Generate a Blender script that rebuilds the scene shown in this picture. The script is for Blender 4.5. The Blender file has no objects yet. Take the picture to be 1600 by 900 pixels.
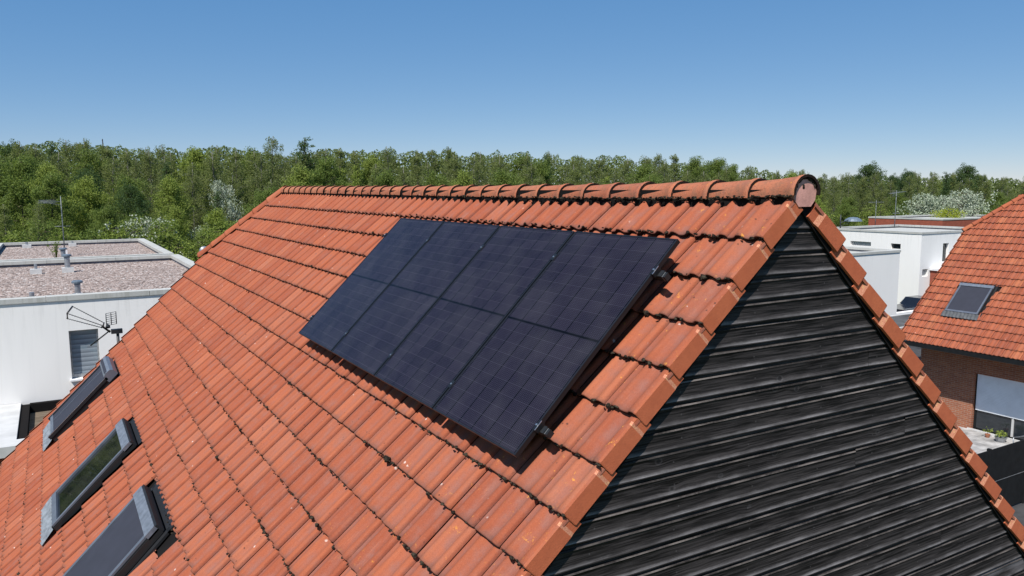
import bpy, math, random
from mathutils import Vector, Matrix, noise as mnoise
R = random.Random(7)
PI = math.pi
scn = bpy.context.scene

# ------------------------------------------------------------------ camera
CAM = Vector((-4.0616, -3.3023, -0.0908))
yaw, pitch, roll = 0.53137, 0.12567, -0.0038
f_ = Vector((math.sin(yaw)*math.cos(pitch), math.cos(yaw)*math.cos(pitch), -math.sin(pitch)))
r0 = Vector((math.cos(yaw), -math.sin(yaw), 0)); u0_ = r0.cross(f_)
rr = math.cos(roll)*r0 + math.sin(roll)*u0_; uu = -math.sin(roll)*r0 + math.cos(roll)*u0_
cd = bpy.data.cameras.new("camera"); cam = bpy.data.objects.new("camera", cd)
scn.collection.objects.link(cam); scn.camera = cam
m3 = Matrix((rr, uu, -f_)).transposed()
cam.matrix_world = Matrix.Translation(CAM) @ m3.to_4x4()
cd.sensor_width = 36; cd.lens = 36*1221.7/1600; cd.clip_start = .05; cd.clip_end = 6000

# ------------------------------------------------------------------ light
SUN = Vector((-.465, -.335, .82)).normalized()
EL = math.asin(SUN.z); AZ = math.atan2(SUN.x, SUN.y)
w = bpy.data.worlds.new("World"); scn.world = w; w.use_nodes = True
nt = w.node_tree; sky = nt.nodes.new("ShaderNodeTexSky"); sky.sky_type = 'NISHITA'
sky.sun_disc = False; sky.sun_elevation = EL; sky.sun_rotation = AZ
sky.altitude = 0; sky.air_density = .7; sky.dust_density = 0.0; sky.ozone_density = 6.0
air = nt.nodes.new("ShaderNodeVectorMath"); air.operation = 'MULTIPLY_ADD'      # white balance of the clear sky
nt.links.new(sky.outputs[0], air.inputs[0]); air.inputs[1].default_value = (.76, .56, .36)
air.inputs[2].default_value = (.008/.118, .136/.118, .38/.118)
nt.links.new(air.outputs[0], nt.nodes["Background"].inputs[0])
nt.nodes["Background"].inputs[1].default_value = 0.091
sd = bpy.data.lights.new("sun", 'SUN'); so = bpy.data.objects.new("sun", sd); scn.collection.objects.link(so)
sd.energy = 4.9; sd.angle = math.radians(.53); sd.color = (1, .955, .90)
so.rotation_euler = (-SUN).to_track_quat('-Z', 'Y').to_euler(); so.location = (-20, -12, 40)
vs = scn.view_settings; vs.view_transform = 'Standard'; vs.look = 'None'; vs.exposure = 0.37; vs.gamma = 1

# ------------------------------------------------------------------ node helper
class NT:
    def __init__(s, name):
        s.m = bpy.data.materials.new(name); s.m.use_nodes = True; s.t = s.m.node_tree
        s.b = s.t.nodes["Principled BSDF"]; s.out = s.t.nodes["Material Output"]
    def n(s, typ, ins=None, **kw):
        nd = s.t.nodes.new(typ)
        for k, v in kw.items(): setattr(nd, k, v)
        for k, v in (ins or {}).items(): s.set(nd.inputs[k], v)
        return nd
    def set(s, sock, v):
        if hasattr(v, 'is_linked') or isinstance(v, bpy.types.NodeSocket): s.t.links.new(v, sock)
        else: sock.default_value = v
    def math(s, op, a, b=0.0, c=0.0, clamp=False):
        nd = s.t.nodes.new("ShaderNodeMath"); nd.operation = op; nd.use_clamp = clamp
        for i, v in enumerate((a, b, c)): s.set(nd.inputs[i], v)
        return nd.outputs[0]
    def mix(s, fac, a, b, mode='MIX'):
        nd = s.t.nodes.new("ShaderNodeMix"); nd.data_type = 'RGBA'; nd.blend_type = mode
        s.set(nd.inputs[0], fac); s.set(nd.inputs[6], col(a)); s.set(nd.inputs[7], col(b))
        return nd.outputs[2]
    def noise(s, vec, scale, detail=3, rough=.55, dist=0.0):
        nd = s.n("ShaderNodeTexNoise", {'Scale': scale, 'Detail': detail, 'Roughness': rough, 'Distortion': dist})
        if vec is not None: s.t.links.new(vec, nd.inputs['Vector'])
        return nd.outputs[0]
    def voro(s, vec, scale, feat='F1', out=0):
        nd = s.n("ShaderNodeTexVoronoi", {'Scale': scale}, feature=feat)
        if vec is not None: s.t.links.new(vec, nd.inputs['Vector'])
        return nd.outputs[out]
    def ramp(s, v, lo, hi, a=0.0, b=1.0):
        nd = s.n("ShaderNodeMapRange", {0: v, 1: lo, 2: hi, 3: a, 4: b}); nd.clamp = True
        return nd.outputs[0]
    def obj(s): return s.n("ShaderNodeTexCoord").outputs['Object']
    def xyz(s, v):
        nd = s.n("ShaderNodeSeparateXYZ", {0: v}); return nd.outputs
    def vec(s, x, y, z):
        return s.n("ShaderNodeCombineXYZ", {0: x, 1: y, 2: z}).outputs[0]
    def mapv(s, v, sc, rot=(0, 0, 0)):
        nd = s.n("ShaderNodeMapping", {0: v}); nd.inputs['Scale'].default_value = sc; nd.inputs['Rotation'].default_value = rot
        return nd.outputs[0]
    def attr(s, name): return s.n("ShaderNodeAttribute", attribute_name=name).outputs['Fac']
    def bump(s, h, strength=.4, dist=.01):
        nd = s.n("ShaderNodeBump", {'Height': h, 'Strength': strength, 'Distance': dist})
        s.t.links.new(nd.outputs[0], s.b.inputs['Normal'])
    def fin(s, color=None, rough=.6, spec=.5, metal=0.0):
        if color is not None: s.set(s.b.inputs['Base Color'], col(color))
        s.set(s.b.inputs['Roughness'], rough); s.set(s.b.inputs['Specular IOR Level'], spec)
        s.set(s.b.inputs['Metallic'], metal); return s.m
def col(c):
    if isinstance(c, (tuple, list)) and len(c) == 3: return (*c, 1)
    return c

def lit_edge():
    t = NT('lit_black_board_edge'); o = t.obj(); rn = t.attr('rnd')
    n = t.noise(t.mapv(o, (1.3, 1, 9)), 1.5, 5, .7); f = t.noise(o, 50, 4, .7)
    k = t.math('ADD', t.ramp(n, .42, .62), t.math('MULTIPLY', t.math('SUBTRACT', f, .5), .8), clamp=True)
    c = t.mix(k, (.022, .019, .018), (.19, .165, .15)); c = t.mix(t.math('MULTIPLY', rn, .6), c, (.03, .027, .026))  # paler brown paints in the light caught by each board's upper edge
    return t.fin(c, .85, .1)
def simple(name, c, rough=.6, spec=.5, metal=0, var=.12, scale=6, bump=.0, bscale=60):
    t = NT(name); o = t.obj()
    n1 = t.noise(o, scale, 4)
    dark = tuple(x*(1-var*1.6) for x in c); lite = tuple(min(1, x*(1+var)) for x in c)
    cc = t.mix(t.ramp(n1, .3, .7), dark, lite)
    if bump: t.bump(t.noise(o, bscale, 4), bump, .004)
    return t.fin(cc, rough, spec, metal)

# ---- terracotta tile
def tile_material(name, base, red, pale, stain=1.0, lichen=1.0, scale=1.0):
    t = NT(name); o = t.obj(); rn = t.attr('rnd'); ls = t.attr('ls')
    rn2 = t.math('FRACT', t.math('MULTIPLY', rn, 37.7))
    c = t.mix(t.ramp(rn, 0, 1), red, base)
    c = t.mix(t.math('MULTIPLY', t.ramp(rn2, .75, 1), .35), c, pale)
    rot = t.mapv(o, (1, 1, 1), (0, math.radians(45), 0))
    big = t.noise(o, 1.1*scale, 4, .6); med = t.noise(o, 9*scale, 5, .65); fine = t.noise(o, 90, 4, .7); gran = t.noise(o, 130, 3, .75)
    tr = t.attr('tr'); streak = t.noise(t.mapv(rot, (5, 60, 5)), 1.0, 4, .65)
    c = t.mix(t.math('MULTIPLY', t.math('MULTIPLY', t.ramp(tr, .15, .95), t.ramp(med, .30, .60)), .62*stain), c, (.235, .105, .085))
    c = t.mix(t.math('MULTIPLY', t.ramp(med, .50, .72), .38*stain), c, (.25, .125, .10))      # greyish violet weathering
    c = t.mix(t.math('MULTIPLY', t.ramp(streak, .5, .72), .42), c, (.25, .085, .055))
    c = t.mix(t.math('MULTIPLY', t.ramp(streak, .42, .28), .25), c, (.50, .19, .11))
    c = t.mix(t.math('MULTIPLY', t.ramp(big, .5, .75), .30*stain), c, (.30, .13, .085))
    c = t.mix(t.math('MULTIPLY', t.ramp(fine, .5, .85), .32), c, pale)
    c = t.mix(t.math('MULTIPLY', t.ramp(gran, .55, .70), .50), c, (.15, .058, .036))
    c = t.mix(t.math('MULTIPLY', t.ramp(gran, .42, .30), .30), c, pale)
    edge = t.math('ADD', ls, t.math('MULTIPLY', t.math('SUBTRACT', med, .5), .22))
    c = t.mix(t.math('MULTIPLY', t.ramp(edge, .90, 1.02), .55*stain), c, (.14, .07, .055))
    if stain > 1.2:
        pit = t.noise(t.mapv(o, (1, 1, 1), (0, 0, .6)), 70, 3, .8); zl = t.xyz(o)[2]
        c = t.mix(t.math('MULTIPLY', t.ramp(pit, .60, .66), .8), c, (.045, .03, .022))
        c = t.mix(t.math('MULTIPLY', t.ramp(t.noise(o, 14, 4, .7), .5, .62), .45), c, (.20, .11, .07))
    d = t.voro(o, 16); msk = t.noise(o, 2.3, 3)
    spot = t.math('MULTIPLY', t.ramp(d, .13, .09), t.ramp(msk, .5, .62))
    c = t.mix(t.math('MULTIPLY', spot, .75), c, (.05, .03, .025))
    d2 = t.voro(t.mapv(o, (1, 1, 1), (.3, .2, .7)), 7.0); m2 = t.noise(o, 3.7, 2)
    drop = t.math('MULTIPLY', t.ramp(t.math('ADD', d2, t.math('MULTIPLY', t.math('SUBTRACT', fine, .5), .16)), .085, .055), t.ramp(m2, .53, .57))
    c = t.mix(t.math('MULTIPLY', drop, .7), c, (.66, .58, .52))
    if lichen:
        y = t.xyz(o)[1]
        near = t.math('ADD', t.ramp(y, 2.2, 0.2), .12)
        L = t.noise(o, 26, 5, .75); L2 = t.noise(o, 5, 2)
        lm = t.math('MULTIPLY', t.math('MULTIPLY', t.ramp(L, .60, .66), t.ramp(L2, .52, .6)), near)
        c = t.mix(t.math('MULTIPLY', lm, .8*lichen), c, (.62, .27, .05))
    t.bump(t.math('ADD', t.math('MULTIPLY', fine, .6), t.math('MULTIPLY', gran, .5)), .6, .005)
    return t.fin(c, .9, .15)
BASE = (.345, .098, .046); RED = (.27, .069, .034); PALE = (.44, .165, .092)
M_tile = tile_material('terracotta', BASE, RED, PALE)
M_tile_far = tile_material('terracotta_neighbour', (.36, .100, .046), (.25, .064, .032), (.50, .20, .09), .6, 0)
M_ridge = tile_material('weathered_ridge_terracotta', (.42, .145, .075), (.35, .11, .06), (.48, .22, .12), 1.3, 2.2)
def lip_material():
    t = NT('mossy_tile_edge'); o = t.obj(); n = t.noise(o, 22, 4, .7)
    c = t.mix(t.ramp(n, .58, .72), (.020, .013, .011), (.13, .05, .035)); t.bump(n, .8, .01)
    return t.fin(c, .95, .1)
M_lip = lip_material()
def moss_material():
    t = NT('moss'); o = t.obj(); n = t.noise(o, 40, 3)
    c = t.mix(t.ramp(n, .4, .6), (.012, .009, .008), (.05, .042, .030)); t.bump(n, 1, .01)
    return t.fin(c, 1, .05)
M_moss = moss_material()
def wing_material():
    t = NT('smooth_terracotta'); o = t.obj(); n = t.noise(o, 5, 3); g = t.noise(o, 150, 3); rn = t.attr('rnd')
    c = t.mix(t.ramp(n, .3, .7), (.44, .112, .048), (.50, .138, .060))
    c = t.mix(t.math('MULTIPLY', rn, .3), c, (.46, .115, .058))
    d = t.voro(o, 22); c = t.mix(t.math('MULTIPLY', t.ramp(d, .06, .03), .5), c, (.62, .33, .2))
    bl = t.noise(o, 16, 5, .7); c = t.mix(t.math('MULTIPLY', t.ramp(bl, .45, .7), .45), c, (.33, .085, .04))
    c = t.mix(t.math('MULTIPLY', t.ramp(g, .6, .75), .35), c, (.24, .07, .04)); t.bump(t.math('ADD', g, bl), .35, .004); return t.fin(c, .8, .2)
M_wing = wing_material()
def winghead_material():
    t = NT('sunlit_lichened_terracotta'); o = t.obj(); n = t.noise(o, 45, 4, .7); g = t.noise(o, 120, 3)
    c = t.mix(t.ramp(g, .4, .7), (.46, .17, .10), (.62, .30, .18))  # paler tone paints in the sunlit strip at the wing heads
    c = t.mix(t.math('MULTIPLY', t.ramp(n, .56, .64), .5), c, (.60, .42, .16))
    t.bump(g, .4, .003); return t.fin(c, .9, .2)
M_whead = winghead_material()
def wood_black():
    t = NT('black_stained_timber'); o = t.obj(); rn = t.attr('rnd'); fl = t.attr('ls')
    X, Y, Z = t.xyz(o)
    kn = t.n("ShaderNodeTexVoronoi", {'Scale': 1.0}, feature='F1')
    t.t.links.new(t.vec(t.math('ADD', t.math('MULTIPLY', X, 3.0), t.math('MULTIPLY', rn, 31)), t.math('MULTIPLY', rn, 13), t.math('MULTIPLY', Z, 4.0)), kn.inputs['Vector'])
    kd = kn.outputs[0]
    warp = t.math('MULTIPLY', t.ramp(kd, .28, .0), .014)
    g = t.n("ShaderNodeTexNoise", {'Scale': 1.0, 'Detail': 4, 'Roughness': .6})
    t.t.links.new(t.vec(t.math('MULTIPLY', X, 3.2), t.math('MULTIPLY', rn, 9), t.math('MULTIPLY', t.math('ADD', Z, warp), 95)), g.inputs['Vector'])
    grain = g.outputs[0]
    patch = t.noise(t.mapv(o, (1.2, 1, 5)), 1.6, 4)
    c = t.mix(t.ramp(grain, .40, .64), (.0065, .0055, .0052), (.046, .040, .039))
    sheen = t.math('MULTIPLY', t.math('POWER', t.ramp(fl, .35, 1.0), 1.6), t.ramp(patch, .22, .58))  # sheen painted into the colour, growing towards the board's lower edge
    c = t.mix(t.math('MULTIPLY', sheen, .26), c, (.17, .152, .150))
    brk = t.noise(t.mapv(o, (3, 1, 8)), 2.2, 5, .7)
    c = t.mix(t.math('MULTIPLY', t.ramp(t.math('ADD', fl, t.math('MULTIPLY', t.math('SUBTRACT', brk, .5), .3)), .76, 1.0), t.ramp(patch, .38, .62, .10, .75)), c, (.36, .335, .335))  # narrow painted highlight along the lower edge, broken up by noise
    spk = t.noise(o, 75, 4, .75)
    c = t.mix(t.math('MULTIPLY', t.ramp(spk, .62, .76), .18), c, (.20, .19, .20))
    c = t.mix(t.math('MULTIPLY', t.ramp(spk, .42, .30), .35), c, (.006, .006, .007))
    nx = t.math('SUBTRACT', t.math('FRACT', t.math('ADD', t.math('DIVIDE', X, .62), t.math('MULTIPLY', rn, .12))), .5)
    nd = t.math('ADD', t.math('POWER', t.math('MULTIPLY', nx, .62), 2), t.math('POWER', t.math('MULTIPLY', t.math('SUBTRACT', fl, .42), .095), 2))
    c = t.mix(t.math('MULTIPLY', t.ramp(nd, .00004, .00002), .25), c, (.16, .15, .15))
    old = t.math('MULTIPLY', t.ramp(rn, .955, .965), t.ramp(patch, .36, .6))
    c = t.mix(t.math('MULTIPLY', old, .55), c, (.24, .225, .235))
    kk = t.ramp(kd, .060, .04)
    c = t.mix(t.math('MULTIPLY', kk, .6), c, (.008, .008, .009))
    c = t.mix(t.math('MULTIPLY', t.math('MULTIPLY', t.ramp(kd, .05, .075), t.ramp(kd, .10, .08)), .07), c, (.26, .25, .26))
    scr = t.noise(t.mapv(o, (6, 1, 60)), 1.5, 5, .75)
    c = t.mix(t.math('MULTIPLY', t.ramp(scr, .66, .74), .35), c, (.22, .19, .17))
    h = t.math('ADD', t.math('MULTIPLY', grain, .7), t.math('MULTIPLY', t.ramp(kd, .02, .09), .5))
    t.bump(h, .8, .004)
    return t.fin(c, t.ramp(grain, .3, .7, .50, .66), .14)
M_black = wood_black()
M_bead = lit_edge()
M_dark = simple('dark_underlay', (.012, .011, .011), .95, .05)

def pv_material():
    t = NT('solar_cells'); o = t.obj(); X, Y, Z = t.xyz(o)
    cw, chh = .1815, .0905
    xx = t.math('DIVIDE', t.math('ADD', X, .5445), cw)
    yb = t.math('ABSOLUTE', Y); yy = t.math('DIVIDE', t.math('SUBTRACT', yb, .008), chh)
    fx = t.math('FRACT', xx); fy = t.math('FRACT', yy)
    ex = t.math('MULTIPLY', t.math('MINIMUM', fx, t.math('SUBTRACT', 1, fx)), cw)
    ey = t.math('MULTIPLY', t.math('MINIMUM', fy, t.math('SUBTRACT', 1, fy)), chh)
    ids = t.n("ShaderNodeTexWhiteNoise", noise_dimensions='3D')
    oi = t.n("ShaderNodeObjectInfo").outputs['Random']
    t.t.links.new(t.vec(t.math('FLOOR', xx), t.math('ADD', t.math('FLOOR', yy), t.math('MULTIPLY', t.math('SIGN', Y), 20)), t.math('MULTIPLY', oi, 50)), ids.inputs[0])
    r = ids.outputs[0]
    c = t.mix(r, (.0105, .0085, .0155), (.0150, .0122, .0210))
    bus = t.math('FRACT', t.math('MULTIPLY', fx, 10)); bl = t.math('ABSOLUTE', t.math('SUBTRACT', bus, .5))
    dots = t.math('FRACT', t.math('MULTIPLY', yy, 7)); 
    c = t.mix(t.math('MULTIPLY', t.ramp(bl, .10, .05), .20), c, (.075, .068, .085))
    c = t.mix(t.math('MULTIPLY', t.math('MULTIPLY', t.ramp(bl, .16, .08), t.ramp(dots, .25, .15)), .5), c, (.10, .11, .16))
    c = t.mix(t.ramp(ex, .0068, .0042), c, (.0015, .0015, .003))
    c = t.mix(t.math('MULTIPLY', t.ramp(ey, .0022, .0012), .30), c, (.075, .072, .09))
    c = t.mix(t.ramp(yb, .011, .008), c, (.0015, .0015, .003))
    dust = t.noise(o, 3, 5); c = t.mix(t.math('MULTIPLY', t.ramp(dust, .4, .8), .05), c, (.3, .3, .3))
    t.fin(c, .13, .08); t.b.inputs['Coat Weight'].default_value = .0
    return t.m
M_pv = pv_material()
M_frame = simple('black_anodised_aluminium', (.010, .0105, .012), .42, .35, .0, var=.1)
M_alu = simple('bare_aluminium', (.62, .63, .65), .3, .5, .9, var=.08)
M_alud = simple('dark_aluminium_profile', (.016, .017, .018), .45, .4, .0, var=.1)
M_cover = simple('grey_window_cladding', (.115, .13, .16), .42, .5, .15, var=.12, scale=5, bump=.1)
M_hood = simple('light_grey_window_hood', (.165, .185, .22), .45, .5, .2, var=.2, scale=14, bump=.1)
M_steeld = simple('dull_flashing_metal', (.10, .105, .11), .8, .2, var=.2)
M_rubber = simple('black_gasket', (.014, .015, .017), .6, .3)
M_blind = simple('dark_mesh_blind', (.033, .035, .048), .75, .25, var=.06)
M_lead = simple('ribbed_flashing_metal', (.25, .27, .29), .5, .5, .3, var=.25, scale=18)
def glass_dark():
    t = NT('roof_window_glass'); o = t.obj(); n = t.noise(o, 2.5, 3)
    c = t.mix(t.ramp(n, .4, .6), (.006, .008, .008), (.018, .02, .017))
    return t.fin(c, .03, .7)
M_glass = glass_dark()
def render_white(name, c=(.80, .785, .755), dirt=.14):
    t = NT(name); o = t.obj(); a = t.noise(t.mapv(o, (1, 1, .35)), .8, 5); b = t.noise(o, 40, 3); s = t.noise(t.mapv(o, (5, 5, .3)), 1.2, 4)
    cc = t.mix(t.math('MULTIPLY', t.ramp(a, .35, .75), dirt), c, (.5, .5, .48))
    zz_ = t.xyz(o)[2]; dr = t.noise(t.mapv(o, (7, 7, .5)), 1.0, 4, .7)
    cc = t.mix(t.math('MULTIPLY', t.math('MULTIPLY', t.ramp(zz_, -4.6, -3.3), t.ramp(dr, .5, .75)), dirt*2.2), cc, (.36, .36, .33))
    cc = t.mix(t.math('MULTIPLY', t.ramp(s, .55, .8), dirt*.7), cc, (.42, .43, .42)); t.bump(b, .25, .004)
    return t.fin(cc, .9, .2)
M_white = render_white('white_render')
M_cope = render_white('concrete_coping', (.40, .40, .37), .8)
M_upst = simple('slate_grey_upstand', (.13, .135, .16), .7, .3, var=.2, scale=3)
def gravel_material():
    t = NT('roof_gravel'); o = t.obj()
    v = t.n("ShaderNodeTexVoronoi", {'Scale': 14.0}, feature='F1'); t.t.links.new(o, v.inputs['Vector'])
    r = t.xyz(v.outputs['Color'])[0]
    c = t.mix(r, (.16, .115, .095), (.62, .50, .44)); big = t.noise(o, .5, 4)
    c = t.mix(t.ramp(r, .85, .95), c, (.72, .68, .64))
    c = t.mix(t.math('MULTIPLY', t.ramp(big, .35, .7), .4), c, (.26, .21, .19))
    c = t.mix(t.ramp(v.outputs[0], .5, .8), c, (.07, .055, .05))
    t.bump(v.outputs[0], 1, .03); return t.fin(c, .95, .1)
M_gravel = gravel_material()
def brick_material(name, c1, c2, mort, axis='x'):
    t = NT(name); o = t.obj(); X, Y, Z = t.xyz(o)
    b = t.n("ShaderNodeTexBrick", {'Scale': 1.0, 'Mortar Size': .006, 'Brick Width': .22, 'Row Height': .072, 'Bias': -.1})
    b.offset = .5
    t.t.links.new(t.vec(t.math('ADD', X, Y), Z, 0), b.inputs['Vector'])
    t.set(b.inputs['Color1'], col(c1)); t.set(b.inputs['Color2'], col(c2)); t.set(b.inputs['Mortar'], col(mort))
    n = t.noise(o, 3, 4); c = t.mix(t.math('MULTIPLY', t.ramp(n, .4, .8), .35), b.outputs[0], tuple(x*.45 for x in c1))
    t.bump(b.outputs['Fac'], -.5, .006); return t.fin(c, .88, .2)
M_brick = brick_material('orange_brick', (.36, .135, .07), (.25, .085, .05), (.34, .28, .22))
M_brickred = brick_material('red_brick', (.33, .085, .05), (.26, .065, .04), (.20, .10, .075))
M_shut = simple('pale_blue_roller_shutter', (.80, .84, .88), .6, .3, var=.06, scale=2)
M_steel = simple('galvanised_steel', (.38, .40, .42), .4, .5, .7, var=.2, scale=10)
M_hood_slate = simple('vent_cap_blue_grey', (.13, .17, .21), .5, .4, .1, var=.15)
M_antenna = simple('dark_antenna_metal', (.028, .03, .033), .5, .5, .3)
M_antenna_pale = simple('pale_antenna_metal', (.17, .19, .20), .5, .4, .3)
M_blocks = simple('pale_concrete', (.50, .50, .49), .8, .2, var=.1, scale=2)
M_patio = simple('patio_paving', (.36, .35, .34), .85, .2, var=.3, scale=2.5)
M_sill = simple('white_sill', (.72, .72, .73), .6, .3, var=.1)
M_winglass = simple('window_glass', (.02, .025, .03), .06, .6)
M_wood = NT('weathered_brown_deck'); _o = M_wood.obj()
M_wood = M_wood.fin(M_wood.mix(M_wood.ramp(M_wood.noise(M_wood.mapv(_o, (1, 6, 6)), 1.6, 5, .7), .3, .7), (.06, .045, .03), (.20, .16, .12)), .9, .1)
def slats():
    t = NT('grey_blue_blind'); o = t.obj(); X, Y, Z = t.xyz(o)
    f = t.math('FRACT', t.math('MULTIPLY', Z, 7.4)); n = t.noise(t.mapv(o, (2, 2, 6)), 1.4, 3)
    c = t.mix(t.ramp(f, .0, .9), (.10, .12, .145), (.27, .31, .35)); c = t.mix(t.ramp(n, .5, .7), c, (.16, .22, .26))
    return t.fin(c, .45, .5)
M_slat = slats()
M_screen = simple('black_screen_fabric', (.0095, .011, .012), .8, .2, var=.2)
M_tree_bark = simple('pale_bark', (.17, .165, .145), .9, .1, var=.5, scale=3)
M_bark_dark = simple('brown_bark', (.09, .07, .055), .9, .1, var=.4, scale=3)
def leaf_material(name, a, b, cc, translucent=.42):
    t = NT(name); rn = t.attr('rnd'); oi = t.n("ShaderNodeObjectInfo").outputs['Random']; o = t.obj()
    n = t.noise(o, .6, 3)
    c = t.mix(t.ramp(rn, 0, 1), a, b); c = t.mix(t.math('MULTIPLY', t.ramp(oi, 0, 1), .8), c, cc)
    c = t.mix(t.math('MULTIPLY', t.ramp(n, .4, .65), .4), c, a)
    t.fin(c, .62, .22)
    tr = t.n("ShaderNodeBsdfTranslucent"); t.set(tr.inputs[0], t.mix(.5, c, (.25, .32, .05)))
    mx = t.n("ShaderNodeMixShader", {0: translucent}); t.t.links.new(t.b.outputs[0], mx.inputs[1]); t.t.links.new(tr.outputs[0], mx.inputs[2])
    t.t.links.new(mx.outputs[0], t.out.inputs[0]); return t.m
L_birch = leaf_material('birch_leaves', (.11, .14, .038), (.27, .30, .10), (.18, .21, .075))
L_broad = leaf_material('broad_leaves', (.085, .13, .028), (.21, .275, .06), (.17, .22, .05))
L_light = leaf_material('fresh_leaves', (.16, .22, .035), (.32, .38, .08), (.24, .29, .065))
L_dark = leaf_material('dark_leaves', (.045, .085, .03), (.10, .15, .05), (.07, .11, .045))
L_white = leaf_material('blossom', (.20, .25, .15), (.58, .60, .52), (.36, .42, .30), .15)
L_wood = leaf_material('wood_leaves', (.07, .10, .028), (.18, .22, .06), (.12, .15, .04), .25)
L_yellow = leaf_material('yellow_leaves', (.26, .30, .02), (.44, .46, .05), (.35, .40, .03))
def ground_mat():
    t = NT('grass_ground'); o = t.obj(); n = t.noise(o, .08, 5); m = t.noise(o, 1.2, 5)
    c = t.mix(t.ramp(m, .3, .7), (.035, .06, .018), (.09, .12, .04)); c = t.mix(t.ramp(n, .5, .7), c, (.13, .12, .07))
    return t.fin(c, .95, .1)
M_ground = ground_mat()
M_asphalt = simple('asphalt', (.055, .055, .057), .9, .15, var=.3, scale=1.5)
M_carpaint = simple('black_car_paint', (.012, .014, .02), .15, .6, .2)
M_tyre = simple('tyre_rubber', (.02, .02, .02), .85, .2)
M_redlamp = simple('red_lamp_plastic', (.35, .02, .04), .25, .6)
M_pink = simple('pink_terracotta', (.58, .30, .25), .85, .2, var=.18, scale=14, bump=.3)
M_roofgrey = simple('grey_roofing_felt', (.10, .10, .10), .9, .1, var=.3, scale=1.3)

# ------------------------------------------------------------------ mesh builder
class MB:
    def __init__(s): s.v = []; s.f = []; s.m = []; s.sm = []; s.r = []; s.ls = []; s.tr = []
    def vert(s, p, ls=0.0, tr=0.0): s.v.append(tuple(p)); s.ls.append(ls); s.tr.append(tr); return len(s.v)-1
    def face(s, idx, m=0, smooth=False, r=.5): s.f.append(tuple(idx)); s.m.append(m); s.sm.append(smooth); s.r.append(r)
    def poly(s, pts, m=0, r=.5): s.face([s.vert(p) for p in pts], m, False, r)
    def hexa(s, P, m=0, r=.5):            # P: 8 points, bottom ring 0-3, top ring 4-7
        i = [s.vert(p) for p in P]
        for q in ((3, 2, 1, 0), (4, 5, 6, 7), (0, 1, 5, 4), (1, 2, 6, 5), (2, 3, 7, 6), (3, 0, 4, 7)): s.face([i[k] for k in q], m, False, r)
    def box(s, a, b, m=0, r=.5, fr=None):
        (x0, y0, z0), (x1, y1, z1) = a, b
        P = [(x0, y0, z0), (x1, y0, z0), (x1, y1, z0), (x0, y1, z0), (x0, y0, z1), (x1, y0, z1), (x1, y1, z1), (x0, y1, z1)]
        if fr: P = [fr(*p) for p in P]
        s.hexa(P, m, r)
    def tube(s, pts, rad, n=6, m=0, cap=True, smooth=True):
        pts = [Vector(p) for p in pts]; rings = []
        if not isinstance(rad, (list, tuple)): rad = [rad]*len(pts)
        for i, p in enumerate(pts):
            d = (pts[min(i+1, len(pts)-1)] - pts[max(i-1, 0)]).normalized()
            a = d.cross(Vector((0, 0, 1)));  a = a if a.length > .05 else d.cross(Vector((1, 0, 0)))
            a.normalize(); b = d.cross(a)
            rings.append([s.vert(p + rad[i]*(math.cos(2*PI*k/n)*a + math.sin(2*PI*k/n)*b)) for k in range(n)])
        for A, B in zip(rings, rings[1:]):
            for k in range(n): s.face((A[k], A[(k+1) % n], B[(k+1) % n], B[k]), m, smooth)
        if cap: s.face(rings[0][::-1], m); s.face(rings[-1], m)
    def lathe(s, c, prof, n=16, m=0):
        rings = []
        for (r_, z) in prof: rings.append([s.vert((c[0]+r_*math.cos(2*PI*k/n), c[1]+r_*math.sin(2*PI*k/n), c[2]+z)) for k in range(n)])
        for A, B in zip(rings, rings[1:]):
            for k in range(n): s.face((A[k], A[(k+1) % n], B[(k+1) % n], B[k]), m, False)
        s.face(rings[0][::-1], m); s.face(rings[-1], m)
    def blob(s, c, r_, m=0, flat=(1, 1, 1)):
        i0 = len(s.v); c = Vector(c)
        for (x, y, z) in ICO_V:
            k = r_*(1+R.uniform(-.35, .35)); s.vert((c.x+x*k*flat[0], c.y+y*k*flat[1], c.z+z*k*flat[2]))
        for q in ICO_F: s.face([i0+j for j in q], m)
    def build(s, name, mats, parent=None, keep=True):
        me = bpy.data.meshes.new(name); me.from_pydata(s.v, [], s.f)
        mats = mats if isinstance(mats, (list, tuple)) else [mats]
        for mm in mats: me.materials.append(mm)
        me.polygons.foreach_set('material_index', s.m); me.polygons.foreach_set('use_smooth', s.sm)
        a = me.attributes.new('rnd', 'FLOAT', 'FACE'); a.data.foreach_set('value', s.r)
        a = me.attributes.new('ls', 'FLOAT', 'POINT'); a.data.foreach_set('value', s.ls)
        if any(s.tr): a = me.attributes.new('tr', 'FLOAT', 'POINT'); a.data.foreach_set('value', s.tr)
        me.update(); o = bpy.data.objects.new(name, me); scn.collection.objects.link(o)
        if parent is not None:
            o.parent = parent
            if keep:                       # mesh was written in world coordinates
                q = parent; loc = Vector((0, 0, 0))
                while q is not None: loc += q.location; q = q.parent
                o.location = -loc
        return o
g = (1+5**.5)/2; k_ = 1/math.sqrt(1+g*g)
ICO_V = [tuple(x*k_ for x in v) for v in [(-1, g, 0), (1, g, 0), (-1, -g, 0), (1, -g, 0), (0, -1, g), (0, 1, g), (0, -1, -g), (0, 1, -g), (g, 0, -1), (g, 0, 1), (-g, 0, -1), (-g, 0, 1)]]
ICO_F = [(0, 11, 5), (0, 5, 1), (0, 1, 7), (0, 7, 10), (0, 10, 11), (1, 5, 9), (5, 11, 4), (11, 10, 2), (10, 7, 6), (7, 1, 8), (3, 9, 4), (3, 4, 2), (3, 2, 6), (3, 6, 8), (3, 8, 9), (4, 9, 5), (2, 4, 11), (6, 2, 10), (8, 6, 7), (9, 8, 1)]

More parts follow.
